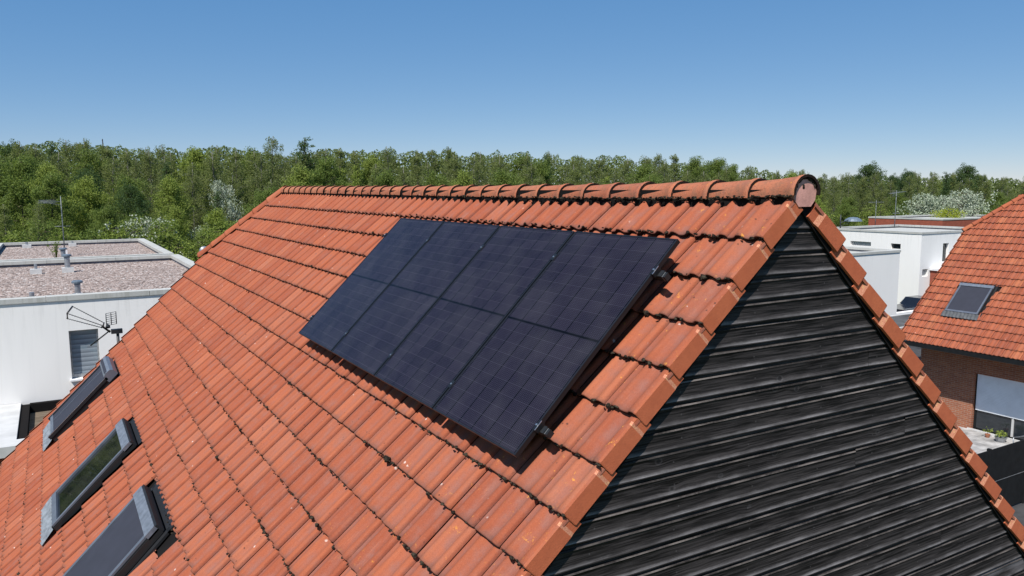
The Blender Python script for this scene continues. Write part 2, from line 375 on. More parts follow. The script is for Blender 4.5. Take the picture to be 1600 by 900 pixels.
def thing(name, label, cat, loc=(0, 0, 0), group=None):
    o = bpy.data.objects.new(name, None); scn.collection.objects.link(o); o.location = loc; o.empty_display_size = .2
    return tag(o, label, cat, group)
def tag(o, label, cat, group=None):
    o['label'] = label; o['category'] = cat
    if group: o['group'] = group
    return o
def struct(o): o['kind'] = 'structure'; return o
def copy_tree(o, parent=None):
    c = o.copy(); scn.collection.objects.link(c); c.parent = parent
    for ch in list(o.children): copy_tree(ch, c)
    return c

ZG = -8.88
# ------------------------------------------------------------------ ground
mb = MB(); mb.poly([(-900, -300, ZG), (1500, -300, ZG), (1500, 1700, ZG), (-900, 1700, ZG)])
struct(mb.build('ground', M_ground))
mb = MB(); mb.poly([(29.5, 14.8, ZG+.004), (60, 14.8, ZG+.004), (60, 27.6, ZG+.004), (29.5, 27.6, ZG+.004)])
struct(mb.build('car_park', M_asphalt))
mb = MB()
for i in range(3):
    for j in range(24):
        x0 = 21.6+i*.95; y0 = 3.2+j*.46
        mb.box((x0+.004, y0+.004, ZG-.05), (x0+.946, y0+.456, ZG+.03+R.uniform(-.002, .002)), 0, R.random())
struct(mb.build('patio', M_patio))
mb = MB(); mb.poly([(4.9, -30, ZG+.004), (21.5, -30, ZG+.004), (21.5, 20, ZG+.004), (4.9, 20, ZG+.004)])
struct(mb.build('path', M_asphalt))

# ------------------------------------------------------------------ pitched roof generator
A_ = 0.78317; CA, SA = math.cos(A_), math.sin(A_)
G_ = 0.33826; TW = .305
PT = [(0, -.034), (.001, -.014), (.010, -.004), (.026, .0), (.046, -.001), (.062, -.010), (.078, -.022), (.100, -.029), (.128, -.031), (.148, -.028), (.162, -.012), (.178, -.001), (.198, .0), (.214, -.005), (.230, -.018), (.250, -.028), (.276, -.032), (.3005, -.034)]
def slope_frame(org, side):
    def P(s, y, h=0.0): return (org[0] + side*(s*CA + h*SA), org[1]+y, org[2] - s*SA + h*CA)
    return P
def ymax_hip(y1, sh): return lambda s: y1 - max(0.0, (sh - s)*CA)
def dip(y): return math.sin(PI*min(1.0, (max(0.0, y)/12.0)**.5))
def sag(s, y): return .012*mnoise.noise(Vector((y*.35, s*.5, 3.1))) - .036*dip(y)*math.exp(-s/1.6)

def tile_slope(org, side, s1, ncourse, y1, sh, holes=(), mat=None, seed=1, moss=1.0, lip=.030):
    P = slope_frame(org, side); ym = ymax_hip(y1, sh); r = random.Random(seed)
    mb = MB(); ms = MB(); ncol = int(y1/TW)+1
    for k in range(ncourse):
        sk = s1 + k*G_; s0 = max(.06, sk-G_-.05)
        for c in range(ncol):
            ya = c*TW; yb = ya+TW
            if ya > ym(sk): break
            rv = r.random(); dh = r.uniform(-.002, .002); ds = r.uniform(-.004, .004); tw = r.uniform(-.003, .003)
            se = sk+ds; sa = s0; clampy = None
            skip = False
            for (hy0, hy1, hs0, hs1) in holes:
                if yb <= hy0 or ya >= hy1: continue
                if sk > hs0+.02 and sk-G_ < hs1-.15:
                    if sk-G_ < hs0-.03: se = hs0; 
                    else:
                        if ya >= hy0-.02 and yb <= hy1+.02: skip = True
                        elif ya < hy0: clampy = (-99, hy0)
                        else: clampy = (hy1, 99)
                        if clampy and sk-G_ >= hs0-.03 and (clampy[1]-ya if clampy[0] < 0 else yb-clampy[0]) < .02: skip = True
            if skip: continue
            rows = []
            for (s, dl, lsv) in ((sa, 0, 0), (se-.10, 0, .7), (se-.008, 0, .985), (se, -.007, 1.0), (se-.003, -lip, 1.0)):
                row = []
                for (t, h) in PT:
                    y = ya + .002 + t
                    if clampy: y = min(max(y, clampy[0]), clampy[1])
                    y = min(y, ym(s))
                    hh = h - (sk - s)/G_*.038 + dh + tw*(t/TW-.5)*2 + dl + (0.0 if k*c == 0 and c == 0 else sag(s, y))
                    
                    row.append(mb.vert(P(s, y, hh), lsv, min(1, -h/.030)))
                rows.append(row)
            for j in range(4):
                for i in range(len(PT)-1):
                    q = (rows[j][i], rows[j+1][i], rows[j+1][i+1], rows[j][i+1])
                    if side < 0: q = q[::-1]
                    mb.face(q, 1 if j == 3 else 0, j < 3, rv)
            if moss > 0:
                near = max(0, 1 - ya/4.0)
                big = .5+.5*mnoise.noise(Vector((ya*1.3, sk*2.1, seed)))
                for i in range(11 if ya < 5 else 8):
                    if r.random() < moss*(.42+.30*near)*max(0.25, 2.4*big-.55):
                        t = r.uniform(0, TW); y = ya+t
                        if y > ym(sk)-.02 or (clampy and not clampy[0] < y < clampy[1]): continue
                        hp = -.012 if .07 < t < .16 or t > .235 else -.002
                        rad = r.uniform(.0045, .0115)*(1+.25*near)*(2.0 if r.random() < .05 else 1)
                        ms.blob(P(se+r.uniform(-.002, .010), y, hp-.014+r.uniform(-.008, .008)), rad, 0, (r.uniform(.8, 1.2), r.uniform(.8, 1.8), r.uniform(.7, 1.1)))
    # underlay
    sm = s1 + (ncourse-1)*G_-.1
    ub = MB(); pts = [(0.05, .05), (sm, .05), (sm, y1-.04), (sh, y1-.04), (.05, ym(.05)-.04)]
    ub.poly([P(s, y, -.095) for s, y in pts]); ub.poly([P(s, y, -.14) for s, y in pts][::-1])
    return mb, ms, ub

def verge(org, side, s1, ncourse, y, outy, sstart=.15, far=False):
    """side wings of the verge tiles; outy = -1 looks towards -Y, +1 towards +Y"""
    P = slope_frame(org, side); mb = MB()
    for k in range(ncourse):
        sk = s1+k*G_; sa = sk-G_-.03
        if sk < sstart+.1: continue
        sa = max(sa, .15 if not far else sstart-.05)
        rv = R.random(); j = R.uniform(-.002, .002)
        e2 = .078 if side > 0 else .060; dd = .013 if side > 0 else .005
        secs = [(sa, dd), (sk-G_+.036, dd), (sk-G_+e2, 0.0), (sk-.006, -.003), (sk, -.001)]
        secs = [x for x in secs if x[0] >= sa]
        rings = []
        for (s, dy) in secs:
            ht = -.001 - (sk-s)/G_*.036; hb = -.128 - (sk-s)/G_*.030
            yo = y + outy*(-dy+.0) + j; yi = yo - outy*.016
            e = .006 if s > sk-.002 else 0
            rings.append([mb.vert(P(s, y-outy*.030, ht-.020)), mb.vert(P(s, yo-outy*.014, ht-e+.001)), mb.vert(P(s, yo, ht-.007-e)), mb.vert(P(s, yo, hb+.006+e)), mb.vert(P(s, yi, hb+e)), mb.vert(P(s, yi, ht-.02))])
        for a, b, (s_, d_) in zip(rings, rings[1:], secs):
            for i in range(6):
                q = (a[i], a[(i+1) % 6], b[(i+1) % 6], b[i])
                if side*outy < 0: q = q[::-1]
                mt = 1 if (s_ < sk-G_+e2-.004 and i in (1, 2, 0)) else (3 if i in (0, 1) else 0)
                if s_ < sk-G_+.030: mt = 3 if i in (0, 1) else 0
                mb.face(q, mt, False, rv)
        mb.face(rings[0] if side*outy < 0 else rings[0][::-1], 0); mb.face(rings[-1], 2, False, rv)
    return mb

def ridge_run(A, B, up, n, r1, r2, main=False):
    A, B, up = Vector(A), Vector(B), Vector(up).normalized(); d = (B-A).normalized(); L = (B-A).length/n
    sd_ = d.cross(up).normalized(); up = sd_.cross(d).normalized(); mb = MB(); N = 12
    for j in range(n):
        rv = R.random(); o = A + d*(L*j); dz = (lambda t: Vector((0, 0, -.036*dip(max(0, L*j+t))))) if main else (lambda t: Vector((0, 0, 0))); jx = R.uniform(-.003, .003); jz = R.uniform(-.0015, .0015)
        rings = []
        for (t, rad) in ((-.018, r1+.004), (.022, r1+.005), (.03, r1-.001), (L*.5, (r1+r2)/2), (L+.03, r2)):
            cen = o + d*t + sd_*jx + up*(jz) + dz(t)
            rings.append([mb.vert(cen + sd_*(rad*math.sin(a))+up*(rad*.95*max(math.cos(a), -.15)), .5) for a in [(-PI*.53)+PI*1.06*i/N for i in range(N+1)]])
        for a, b in zip(rings, rings[1:]):
            for i in range(N): mb.face((a[i], a[i+1], b[i+1], b[i])[::-1], 0, True, rv)
        inn = [mb.vert(o + dz(0) + d*(-.018)+sd_*jx+up*jz + sd_*((r1-.014)*math.sin(a))+up*((r1-.014)*.95*max(math.cos(a), -.15))) for a in [(-PI*.53)+PI*1.06*i/N for i in range(N+1)]]
        inn2 = [mb.vert(o + dz(.1) + d*(.10)+sd_*jx+up*jz + sd_*((r1-.016)*math.sin(a))+up*((r1-.016)*.95*max(math.cos(a), -.15))) for a in [(-PI*.53)+PI*1.06*i/N for i in range(N+1)]]
        for i in range(N): mb.face((rings[0][i], rings[0][i+1], inn[i+1], inn[i]), 1, False, rv); mb.face((inn[i], inn[i+1], inn2[i+1], inn2[i]), 1, False, rv)
    return mb

def rect_wall(mb, org, u, n_in, u1, z0, z1, holes=(), depth=.2, m=0, mr=None):
    org, u, n_in = Vector(org), Vector(u), Vector(n_in); mr = m if mr is None else mr
    us = sorted({0, u1, *[h[0] for h in holes], *[h[1] for h in holes]}); zs = sorted({z0, z1, *[h[2] for h in holes], *[h[3] for h in holes]})
    pt = lambda a, z, dd=0: org + u*a + Vector((0, 0, z)) + n_in*dd
    for a, b in zip(us, us[1:]):
        for c, d in zip(zs, zs[1:]):
            if any(h[0] <= a and b <= h[1] and h[2] <= c and d <= h[3] for h in holes): continue
            mb.poly([pt(a, c), pt(b, c), pt(b, d), pt(a, d)], m)
    for h in holes:
        a, b, c, d = h[:4]
        for q in (((a, c), (b, c)), ((b, c), (b, d)), ((b, d), (a, d)), ((a, d), (a, c))):
            mb.poly([pt(*q[0]), pt(*q[1]), pt(*q[1], depth), pt(*q[0], depth)], mr)

# roof window as a part of a house: local frame x = towards -Y, y = up the slope, z = normal
def slope_matrix(org, side, y, s, h):
    P = slope_frame(org, side); p = Vector(P(s, y, h))
    up = Vector((-side*CA, 0, SA)); nn = Vector((side*SA, 0, CA)); ax = up.cross(nn)
    return Matrix.Translation(p) @ Matrix((ax, up, nn)).transposed().to_4x4()
def put(o, parent, M):
    o.parent = parent; o.matrix_parent_inverse = Matrix.Identity(4)
    q = parent; W = Matrix.Identity(4)
    if q is not None: W = Matrix.Translation(q.location)
    o.matrix_basis = W.inverted() @ M; return o
def roof_window(parent, org, side, yc, s0, s1, wid, kind, label=None, lead=None):
    L = s1-s0; M = slope_matrix(org, side, yc, (s0+s1)/2, 0); W2 = wid/2; H2 = L/2
    fm = MB()   # clad frame
    zt = .060; tb = .075
    fm.box((-W2, -H2, -.09), (-W2+.03, H2, zt-.02), 0); fm.box((W2-.03, -H2, -.09), (W2, H2, zt-.02), 0)
    fm.box((-W2+.03, H2-.03, -.09), (W2-.03, H2, zt-.02), 0)
    fm.box((-W2+.03, -H2, -.09), (W2-.03, -H2+.03, zt-.03), 0)
    for sx in (-1, 1):       # sash cover strips
        x0, x1 = sorted((sx*(W2-.012), sx*(W2-.07))); fm.box((x0, -H2+.01, zt-.045), (x1, H2-.135, zt), 1)
        x0, x1 = sorted((sx*(W2+.012), sx*(W2-.010))); fm.box((x0, -H2+.0, zt-.10), (x1, H2-.01, zt-.032), 2)
    fm.box((-W2+.07, -H2+.01, zt-.045), (W2-.07, -H2+.085, zt), 1)
    fr = fm.build('roof_window', [M_rubber, M_cover, M_alud], None); put(fr, parent, M)
    if label: fr['label'] = label
    hd = MB(); hd.box((-W2-.012, H2-.135, zt-.05), (W2+.012, H2-.01, zt+.012), 0)
    hd.box((-W2-.014, H2-.008, zt-.09), (W2+.014, H2+.014, zt+.004), 1)
    hd.build('hood', [M_hood, M_rubber], fr, False)
    fl = MB()
    fl.box((-W2-.075, -H2-.02, -.075), (-W2-.002, H2+.06, -.05), 1); fl.box((W2+.002, -H2-.02, -.075), (W2+.075, H2+.06, -.05), 1)
    fl.box((-W2-.075, H2+.02, -.075), (W2+.075, H2+.11, -.05), 1)
    # ribbed apron
    nr = 10
    for i in range(nr):
        xa = -W2-.05 + (wid+.10)*i/nr; xb = xa+(wid+.10)/nr; xm = (xa+xb)/2
        for (p, q, z1_, z2_) in ((xa, xm, -.010, .014), (xm, xb, .014, -.010)):
            fl.poly([(p, -H2-.22, z1_+.010), (q, -H2-.22, z2_+.010), (q, -H2+.0, z2_+.045), (p, -H2+.0, z1_+.045)], 0)
            fl.poly([(p, -H2-.22, z1_-.02), (q, -H2-.22, z2_-.02), (q, -H2-.22, z2_+.010), (p, -H2-.22, z1_+.010)], 0)
    fl.build('flashing', [lead or M_lead, M_rubber], fr, False)
    gl = MB(); gl.box((-W2+.06, -H2+.075, -.02), (W2-.06, H2-.10, .032), 0)
    gl.build('glass', M_glass, fr, False)
    if kind == 'blind':
        b = MB(); b.box((-W2+.072, -H2+.088, .033), (W2-.072, H2-.135, .046), 0); b.build('blind', M_blind, fr, False)
    if kind == 'shutter':
        b = MB(); prof = [(-.115, .08), (-.105, .125), (-.03, .15), (.05, .142), (.085, .10), (.085, .0), (-.115, .0)]
        yo = H2-.02
        i0 = [b.vert((-W2-.03, yo+p[0], p[1])) for p in prof]; i1 = [b.vert((W2+.03, yo+p[0], p[1])) for p in prof]
        for i in range(7):
            b.face((i0[i], i0[(i+1) % 7], i1[(i+1) % 7], i1[i])[::-1], 1 if i == 2 else 0)
        b.face(i0, 0); b.face(i1[::-1], 0)
        b.box((-W2+.04, yo-.06, .149), (W2-.04, yo-.005, .155), 2)
        b.build('shutter_box', [M_cover, M_hood, M_blind], fr, False)
        for sx in (-1, 1):
            b = MB(); x0, x1 = sorted((sx*(W2+.03), sx*(W2-.035))); b.box((x0, -H2-.01, .05), (x1, H2-.10, .100), 0)
            b.box((x0 if sx < 0 else x1-.012, -H2-.012, .10), (x0+.012 if sx < 0 else x1, H2-.10, .103), 1)
            b.build('side_rail', [M_rubber, M_alu], fr, False)
        b = MB(); b.box((-W2+.036, -H2+.05, .070), (W2-.036, H2-.1, .082), 0); b.box((-W2+.036, -H2+.035, .065), (W2-.036, -H2+.10, .092), 1)
        b.box((-.20, -H2+.1, .082), (-.185, H2-.1, .088), 1)
        b.build('blind', [M_blind, M_cover], fr, False)
    return fr

def half_hip_house(org, s1, label, name, y1, sh, holes, mat, moss, seed, near_detail, winspec=(), wall_holes=()):
    ox, oy, oz = org
    root = thing(name, label, 'house', (ox, oy+y1/2, ZG))
    NC = 22; se = s1+(NC-1)*G_
    for side, hol in ((-1, holes), (1, ())):
        s1_ = s1 if side < 0 else s1+.06
        a, m_, u = tile_slope(org, side, s1_, NC, y1, sh, hol, mat, seed+side, moss if side < 0 else 0)
        a.build('tiled_roof_slope', [mat, M_lip], root); u.build('roof_underlay', M_dark, root)
        if moss and side < 0: o = m_.build('moss', M_moss, root); o['kind'] = 'stuff'
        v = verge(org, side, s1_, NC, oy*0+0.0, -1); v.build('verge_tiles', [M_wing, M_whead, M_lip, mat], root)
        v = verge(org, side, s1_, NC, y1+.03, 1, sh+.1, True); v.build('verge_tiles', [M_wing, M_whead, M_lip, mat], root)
    # hip plane
    hb = MB(); ax = sh*CA
    hy0 = y1-ax
    n = 5
    for k in range(n):
        f0, f1 = k/n, (k+1)/n
        for side in (0,):
            z0_, z1_ = oz-.03-f0*sh*SA, oz-.03-f1*sh*SA-.0
            hb.poly([(ox-ax*f0, oy+hy0+ax*f0, z0_), (ox-ax*f1, oy+hy0+ax*f1+.0, z1_), (ox+ax*f1, oy+hy0+ax*f1, z1_), (ox+ax*f0, oy+hy0+ax*f0, z0_)] if k else [(ox, oy+hy0, z0_), (ox-ax*f1, oy+hy0+ax*f1, z1_), (ox+ax*f1, oy+hy0+ax*f1, z1_)], 0, R.random())
    hb.build('hip_slope', mat, root)
    rc = ridge_run((ox, oy, oz-.122), (ox, oy+hy0+.1, oz-.125), (0, 0, 1), round((hy0+.1)/.37), .120, .100, moss > 0); rc.build('ridge_tiles', [M_ridge if moss else mat, M_lip], root)
    for sx in (-1, 1):
        rh_ = ridge_run((ox+sx*(ax+.02), oy+y1+.03, oz-sh*SA-.075), (ox, oy+hy0-.02, oz-.10), (sx*.5, .5, 1), 6, .115, .10)
        rh_.build('hip_tiles', [mat, M_lip], root)
    # dark mortar bed under the ridge
    b = MB(); b.box((ox-.10, oy+.05, oz-.26), (ox+.10, oy+hy0, oz-.10)); b.build('ridge_bed', M_dark, root)
    # walls
    wx = 4.28; b = MB(); wt = oz-wx*SA/CA-.14
    rect_wall(b, (ox-wx, oy+y1-.3, 0), (0, -1, 0), (1, 0, 0), y1-.42, ZG, wt, wall_holes, .22)
    b.poly([(ox+wx, oy+.12, ZG), (ox+wx, oy+y1-.3, ZG), (ox+wx, oy+y1-.3, wt), (ox+wx, oy+.12, wt)])
    for yy, hh in ((.12, 0), (y1-.3, sh*SA)):
        top = [(ox+wx, yy+oy, wt), (ox-wx, yy+oy, wt)] if hh == 0 else [(ox+wx, yy+oy, wt), (ox+hh, yy+oy, oz-hh-.14), (ox-hh, yy+oy, oz-hh-.14), (ox-wx, yy+oy, wt)]
        if hh == 0: top = [(ox+wx, yy+oy, wt), (ox, yy+oy, oz-.15), (ox-wx, yy+oy, wt)]
        b.poly([(ox-wx, yy+oy, ZG), (ox+wx, yy+oy, ZG)]+top)
    b.build('wall', M_brick, root)
    # eaves: soffit, fascia, gutter
    b = MB(); ex = se*CA; ez = oz-se*SA
    for sx in (-1, 1):
        xa, xb = sorted((ox+sx*(wx-.02), ox+sx*(ex-.05)))
        b = MB(); b.box((xa, oy+.08, ez-.16), (xb, oy+y1-.08, ez-.13)); b.build('soffit', M_screen, root)
        xa, xb = sorted((ox+sx*(ex-.05), ox+sx*(ex-.02))); b = MB(); b.box((xa, oy+.08, ez-.20), (xb, oy+y1-.08, ez-.045)); b.build('fascia', M_screen, root)
    return root, se

# ------------------------------------------------------------------ main house
HM = (0, 0, 0)
WINS = [(12.20, 4.63, 6.02, 1.24, 'shutter', 'roof window with a raised roller shutter box, nearest the far verge'),
        (8.10, 4.70, 6.02, 1.16, 'plain', 'roof window with bare dark glass, the middle one'),
        (5.22, 4.72, 6.06, 1.18, 'blind', 'roof window covered by a dark blind, nearest the camera')]
holes = [(yc-wd/2-.07, yc+wd/2+.07, a-.085, b) for (yc, a, b, wd, _, _) in WINS]
house, se = half_hip_house(HM, .5329, 'large orange tiled house with black timber gable carrying the solar panels', 'gabled_house', 13.87, 1.95, holes, M_tile, 1.0, 11, True,
                       wall_holes=[(3.0, 4.2, -7.8, -6.6), (7.5, 8.7, -7.8, -6.6)])
for (yc, a, b, wd, kind, lab) in WINS:
    roof_window(house, HM, -1, yc, a, b, wd, kind, lab)
for u in (3.0, 7.5):
    b = MB(); b.box((-4.18, 13.57-u-1.2, -7.8), (-4.12, 13.57-u, -6.6)); b.build('window', M_winglass, house)
# gable cladding
b = MB(); PCH = .1401
zt = -.18 - .345+.347
def halfw(z): return max(0.0, (-z-.16)*CA/SA + .0)
prof = [(0.0, .020, 0), (.021, .020, 0), (.0225, .0130, 1), (.031, .0085, 1), (.0325, .0125, 0), (.050, .0130, 0), (.085, .0130, 0), (.112, .0115, 0), (.131, .0070, 0), (.1385, .0065, 0), (.1395, .012, 0), (PCH, .020, 0)]
zz = -.207; i = 0
while zz > -5.3:
    rv = R.random(); w0 = halfw(zz-PCH)+.02; w1 = halfw(zz)+.02
    segs = [(-w0, w0)]
    if w0 > .9 and R.random() < .35:
        c = R.uniform(-w0*.8, w0*.8); segs = [(-w0, c), (c+.0025, w0)]
    for (xa, xb) in segs:
        rv = .98 if i == 22 else R.random()*.94; yo = R.uniform(-.003, .003); n = max(2, int((xb-xa)/.35)); rows = []
        tl = R.uniform(-.005, .005); bd = R.uniform(-.002, .0035); zo = R.uniform(-.003, .003)
        for j in range(n+1):
            x = xa+(xb-xa)*j/n; wv = .0013*mnoise.noise(Vector((x*1.3, zz*9, 0))); row = []
            for (t, d, mm) in prof:
                ls = max(0, (t-.04)/.095) if t < .136 else 0
                zv = zz-t+wv*.8+(tl*(j/n-.5)*2+zo if .02 < t < .139 else 0)
                hw = max(.001, -zv*CA/SA-.135)
                row.append(b.vert((max(-hw, min(hw, x)), .030+d+yo+wv+(bd if mm else 0), zv), ls))
            rows.append(row)
        for A, B in zip(rows, rows[1:]):
            for j in range(len(prof)-1):
                b.face((A[j], A[j+1], B[j+1], B[j]), 1 if prof[j][2] == 1 and prof[j+1][2] == 1 else 0, j >= 4 and j < 8, rv)
    zz -= PCH; i += 1
b.build('gable_cladding', [M_black, M_bead], house)
b = MB()   # dark barge boards behind the verge wings
for sx in (-1, 1):
    P = slope_frame(HM, sx)
    c = [P(.12, .022, -.10), P(.12, .022, -.165), P(7.5, .022, -.165), P(7.5, .022, -.10)]; d = [(x, .055, z) for x, y, z in c]
    b.hexa([c[0], c[1], c[2], c[3], d[0], d[1], d[2], d[3]])
b.build('barge_board', M_dark, house)
# ridge end disc
b = MB(); pts = []
outl = [(-.056, -.206), (.056, -.206), (.094, -.165), (.098, -.14)] + [(.103, -.11), (.080, -.062), (.045, -.036), (-.045, -.036), (-.080, -.062), (-.103, -.11)] + [(-.098, -.14), (-.094, -.165)]
f0 = [b.vert((x, -.002, z)) for x, z in outl]; f1 = [b.vert((x, .03, z)) for x, z in outl]
b.face(f0, 0)
for i in range(len(outl)):
    j = (i+1) % len(outl); b.face((f0[i], f1[i], f1[j], f0[j]), 0)
b.face(f1[::-1], 0)
b.blob((-.02, -.004, -.080), .011, 1, (1, .3, 1.6)); 
rnd_ = random.Random(3)
for k in range(60):
    t = rnd_.uniform(.15, .95)*PI; rr_ = rnd_.uniform(.090, .108)
    b.blob((rr_*math.cos(t), -.004, -.122+rr_*math.sin(t)), rnd_.uniform(.006, .013), 1, (1, .5, 1))
b.build('ridge_end_disc', [M_pink, M_moss], house)
# chimney-less dark moss under ridge
ms = MB()
for j in range(420):
    y = abs(rnd_.gauss(0, 3.5)) % 11; sgn = -1
    ms.blob((sgn*(.115+rnd_.uniform(0, .02)), y, -.130-.036*dip(y)+rnd_.uniform(-.012, .008)), rnd_.uniform(.004, .011), 0, (1, 1.8, .8))
o = ms.build('ridge_moss', M_moss, house); o['kind'] = 'stuff'

# ------------------------------------------------------------------ solar panels
PW, PL, GAP = 1.134, 1.72, .02; PS0, PY0, PH = .723, .4711, .14
def make_panel():
    t = thing('solar_panel', '', 'solar panel', (0, 0, 0), 'solar panels on the near roof')
    w2, l2 = PW/2, PL/2; f = MB(); fw = .011; dp = .030
    for (a, b_) in (((-w2, -l2), (w2, -l2+fw)), ((-w2, l2-fw), (w2, l2)), ((-w2, -l2+fw), (-w2+fw, l2-fw)), ((w2-fw, -l2+fw), (w2, l2-fw))):
        f.box((a[0], a[1], -dp), (b_[0], b_[1], 0))
    f.build('frame', M_frame, t, False)
    gl = MB(); gl.box((-w2+fw, -l2+fw, -.008), (w2-fw, l2-fw, -.0025)); gl.build('cell_glass', M_pv, t, False)
    bk = MB(); bk.box((-.06, -.04, -.026), (.06, .04, -.009)); bk.build('junction_box', M_rubber, t, False)
    return t
pan = make_panel()
labs = ['black solar panel nearest the gable, first in the row of four', 'black solar panel second from the gable', 'black solar panel third from the gable', 'bluish black solar panel farthest from the gable']
for i in range(4):
    p = pan if i == 0 else copy_tree(pan)
    p.matrix_world = slope_matrix(HM, -1, PY0+PW/2+i*(PW+GAP), PS0+PL/2, PH)
    p['label'] = labs[i]
# rails with clamps
for (s, lab) in ((PS0+.27, 'upper aluminium mounting rail under the solar panels'), (PS0+1.50, 'lower aluminium mounting rail under the solar panels')):
    t = thing('mounting_rail', lab, 'rail', (0, 0, 0), 'rails carrying the solar panels')
    t.matrix_world = slope_matrix(HM, -1, PY0, s, PH)
    f = MB(); f.box((-4.65, -.02, -.072), (.085, .02, -.032)); f.box((.062, -.021, -.0735), (.0655, .021, -.0305), 1)
    f.box((.030, -.024, -.030), (.060, .024, -.022)); f.build('rail', [M_alud, M_steel], t, False)
    for i in range(5):
        x = -(PW+GAP)*i + .010 + (0 if i else 0.0)
        c = MB()
        if i == 0: c.box((-.012, -.035, .0005), (.012, .035, .005)); c.box((.012, -.035, -.030), (.015, .035, .002)); c.box((.0115, -.035, .002), (.0155, .035, .0055), 1); c.tube([(.0, .0, .005), (.0, .0, .011)], .007, 6, 1)
        else: c.box((x-.022, -.03, .0005), (x+.022, .03, .004)); c.tube([(x, 0, .004), (x, 0, .009)], .007, 6, 1)
        c.build('clamp', [M_frame, M_alu], t, False)
    for x in (-.35, -1.2, -2.4, -3.6, -4.5):
        c = MB(); c.box((x-.02, -.03, -.15), (x+.02, -.022, -.06)); c.box((x-.02, -.022, -.155), (x+.02, .10, -.145)); c.build('roof_hook', M_rubber, t, False)

# ------------------------------------------------------------------ neighbour roof
HN = (28.67, 0, -.347)
nwin = (12.70, 4.72, 6.10, 1.22)
nhole = [(nwin[0]-nwin[3]/2-.05, nwin[0]+nwin[3]/2+.05, nwin[1]-.07, nwin[2])]
# wall u runs from y=14.14 towards -Y
uw = 14.14-12.08
nb, _ = half_hip_house(HN, .54, 'orange tiled brick house on the right, seen across the black gable', 'brick_house', 14.44, 1.95, nhole, M_tile_far, 0, 31, False,
                   wall_holes=[(uw, uw+4.4, ZG+.02, -6.76)])
roof_window(nb, HN, -1, nwin[0], nwin[1], nwin[2], nwin[3], 'blind', None, M_steeld)
b = MB(); xw = 24.39
b.box((xw+.14, 7.68, ZG+.02), (xw+.20, 12.08, ZG+.09)); b.box((xw+.14, 12.0, ZG+.09), (xw+.20, 12.08, -6.76)); b.box((xw+.12, 10.70, ZG+.09), (xw+.21, 10.77, -8.0), 1); b.box((xw+.14, 9.3, ZG+.09), (xw+.20, 9.36, -8.0), 1)
win = b.build('patio_window', [M_screen, M_blocks], nb)
b = MB(); b.box((xw+.16, 7.70, ZG+.09), (xw+.18, 12.0, -6.9)); b.build('glass', M_winglass, win)
b = MB()
for k in range(26):
    z = -6.76-k*.052
    b.box((xw+.10, 7.7, z-.05), (xw+.118, 12.02, z))
b.build('roller_shutter', M_shut, win)
b = MB(); b.box((xw-.04, 7.6, ZG+.02), (xw+.02, 12.2, ZG+.07)); b.build('sill', M_blocks, win)
# planter and small pot
def leaf_tuft(mb, c, r_, n, size, m=0, seed=0, up=.6):
    q = random.Random(seed)
    for _ in range(n):
        d = Vector((q.gauss(0, 1), q.gauss(0, 1), abs(q.gauss(0, 1))*up+.1)).normalized()*r_*q.random()**.5
        p = Vector(c)+d; a = Vector((q.gauss(0, 1), q.gauss(0, 1), q.gauss(0, 1))).normalized(); bb = a.cross(Vector((q.gauss(0, 1), q.gauss(0, 1), q.gauss(0, 1)))).normalized()
        s_ = size*q.uniform(.6, 1.3); mb.poly([p-a*s_, p+bb*s_*.45, p+a*s_, p-bb*s_*.45], m, q.random())
t = thing('plant_pot', 'grey oval planter with bright green plant before the patio window', 'plant pot', (23.85, 10.75, ZG+.03))
b = MB(); b.lathe((0, 0, 0), [(.13, 0), (.19, .15), (.20, .17), (.17, .17), (.16, .13)], 14); b.build('pot', M_steel, t, False)
b = MB(); leaf_tuft(b, (0, 0, .2), .22, 90, .05, 0, 4); b.tube([(0, 0, .12), (.01, 0, .3)], .01, 5, 0); b.build('plant', L_light, t, False)
t = thing('plant_pot', 'small brown pot with sparse seedling left of the grey planter', 'plant pot', (23.95, 11.25, ZG+.03))
b = MB(); b.lathe((0, 0, 0), [(.06, 0), (.09, .12), (.08, .12)], 12); b.build('pot', M_brick, t, False)
b = MB(); leaf_tuft(b, (0, 0, .2), .18, 35, .04, 0, 5); b.tube([(0, 0, .1), (0, 0, .28)], .008, 5, 0); b.build('plant', L_light, t, False)
t = thing('hand_rail', 'thin grey tubular rail on the patio beside the brick house', 'railing', (23.4, 10.0, ZG))
b = MB(); b.tube([(0, .13, .42), (0, -.6, .75), (0, -1.8, .78)], .02, 6); b.build('handrail', M_steel, t, False)
for y in (.12, -.6, -1.7):
    b = MB(); b.tube([(0, y, .0), (0, y, .45 if y > 0 else .76)], .016, 6); b.build('post', M_steel, t, False)
# black screen fence
t = thing('garden_fence', 'tall black screen fence between the two houses', 'fence', (17, 7.5, ZG))
b = MB(); b.box((-3.0, .35, .05), (.0, .37, 1.88)); 
fy = 7.55
for i in range(4):
    x0 = 13.2+i*1.9; zt_ = -7.02; 
    b2 = MB(); b2.box((x0+.05, fy, ZG+.05), (x0+1.85, fy+.03, zt_)); b2.box((x0+.05, fy-.006, -7.95), (x0+1.85, fy, -7.935), 1); b2.build('panel', [M_screen, M_steel], t)
    b2 = MB(); b2.box((x0-.04, fy-.03, ZG), (x0+.04, fy+.06, zt_+.05)); b2.build('post', M_screen, t)

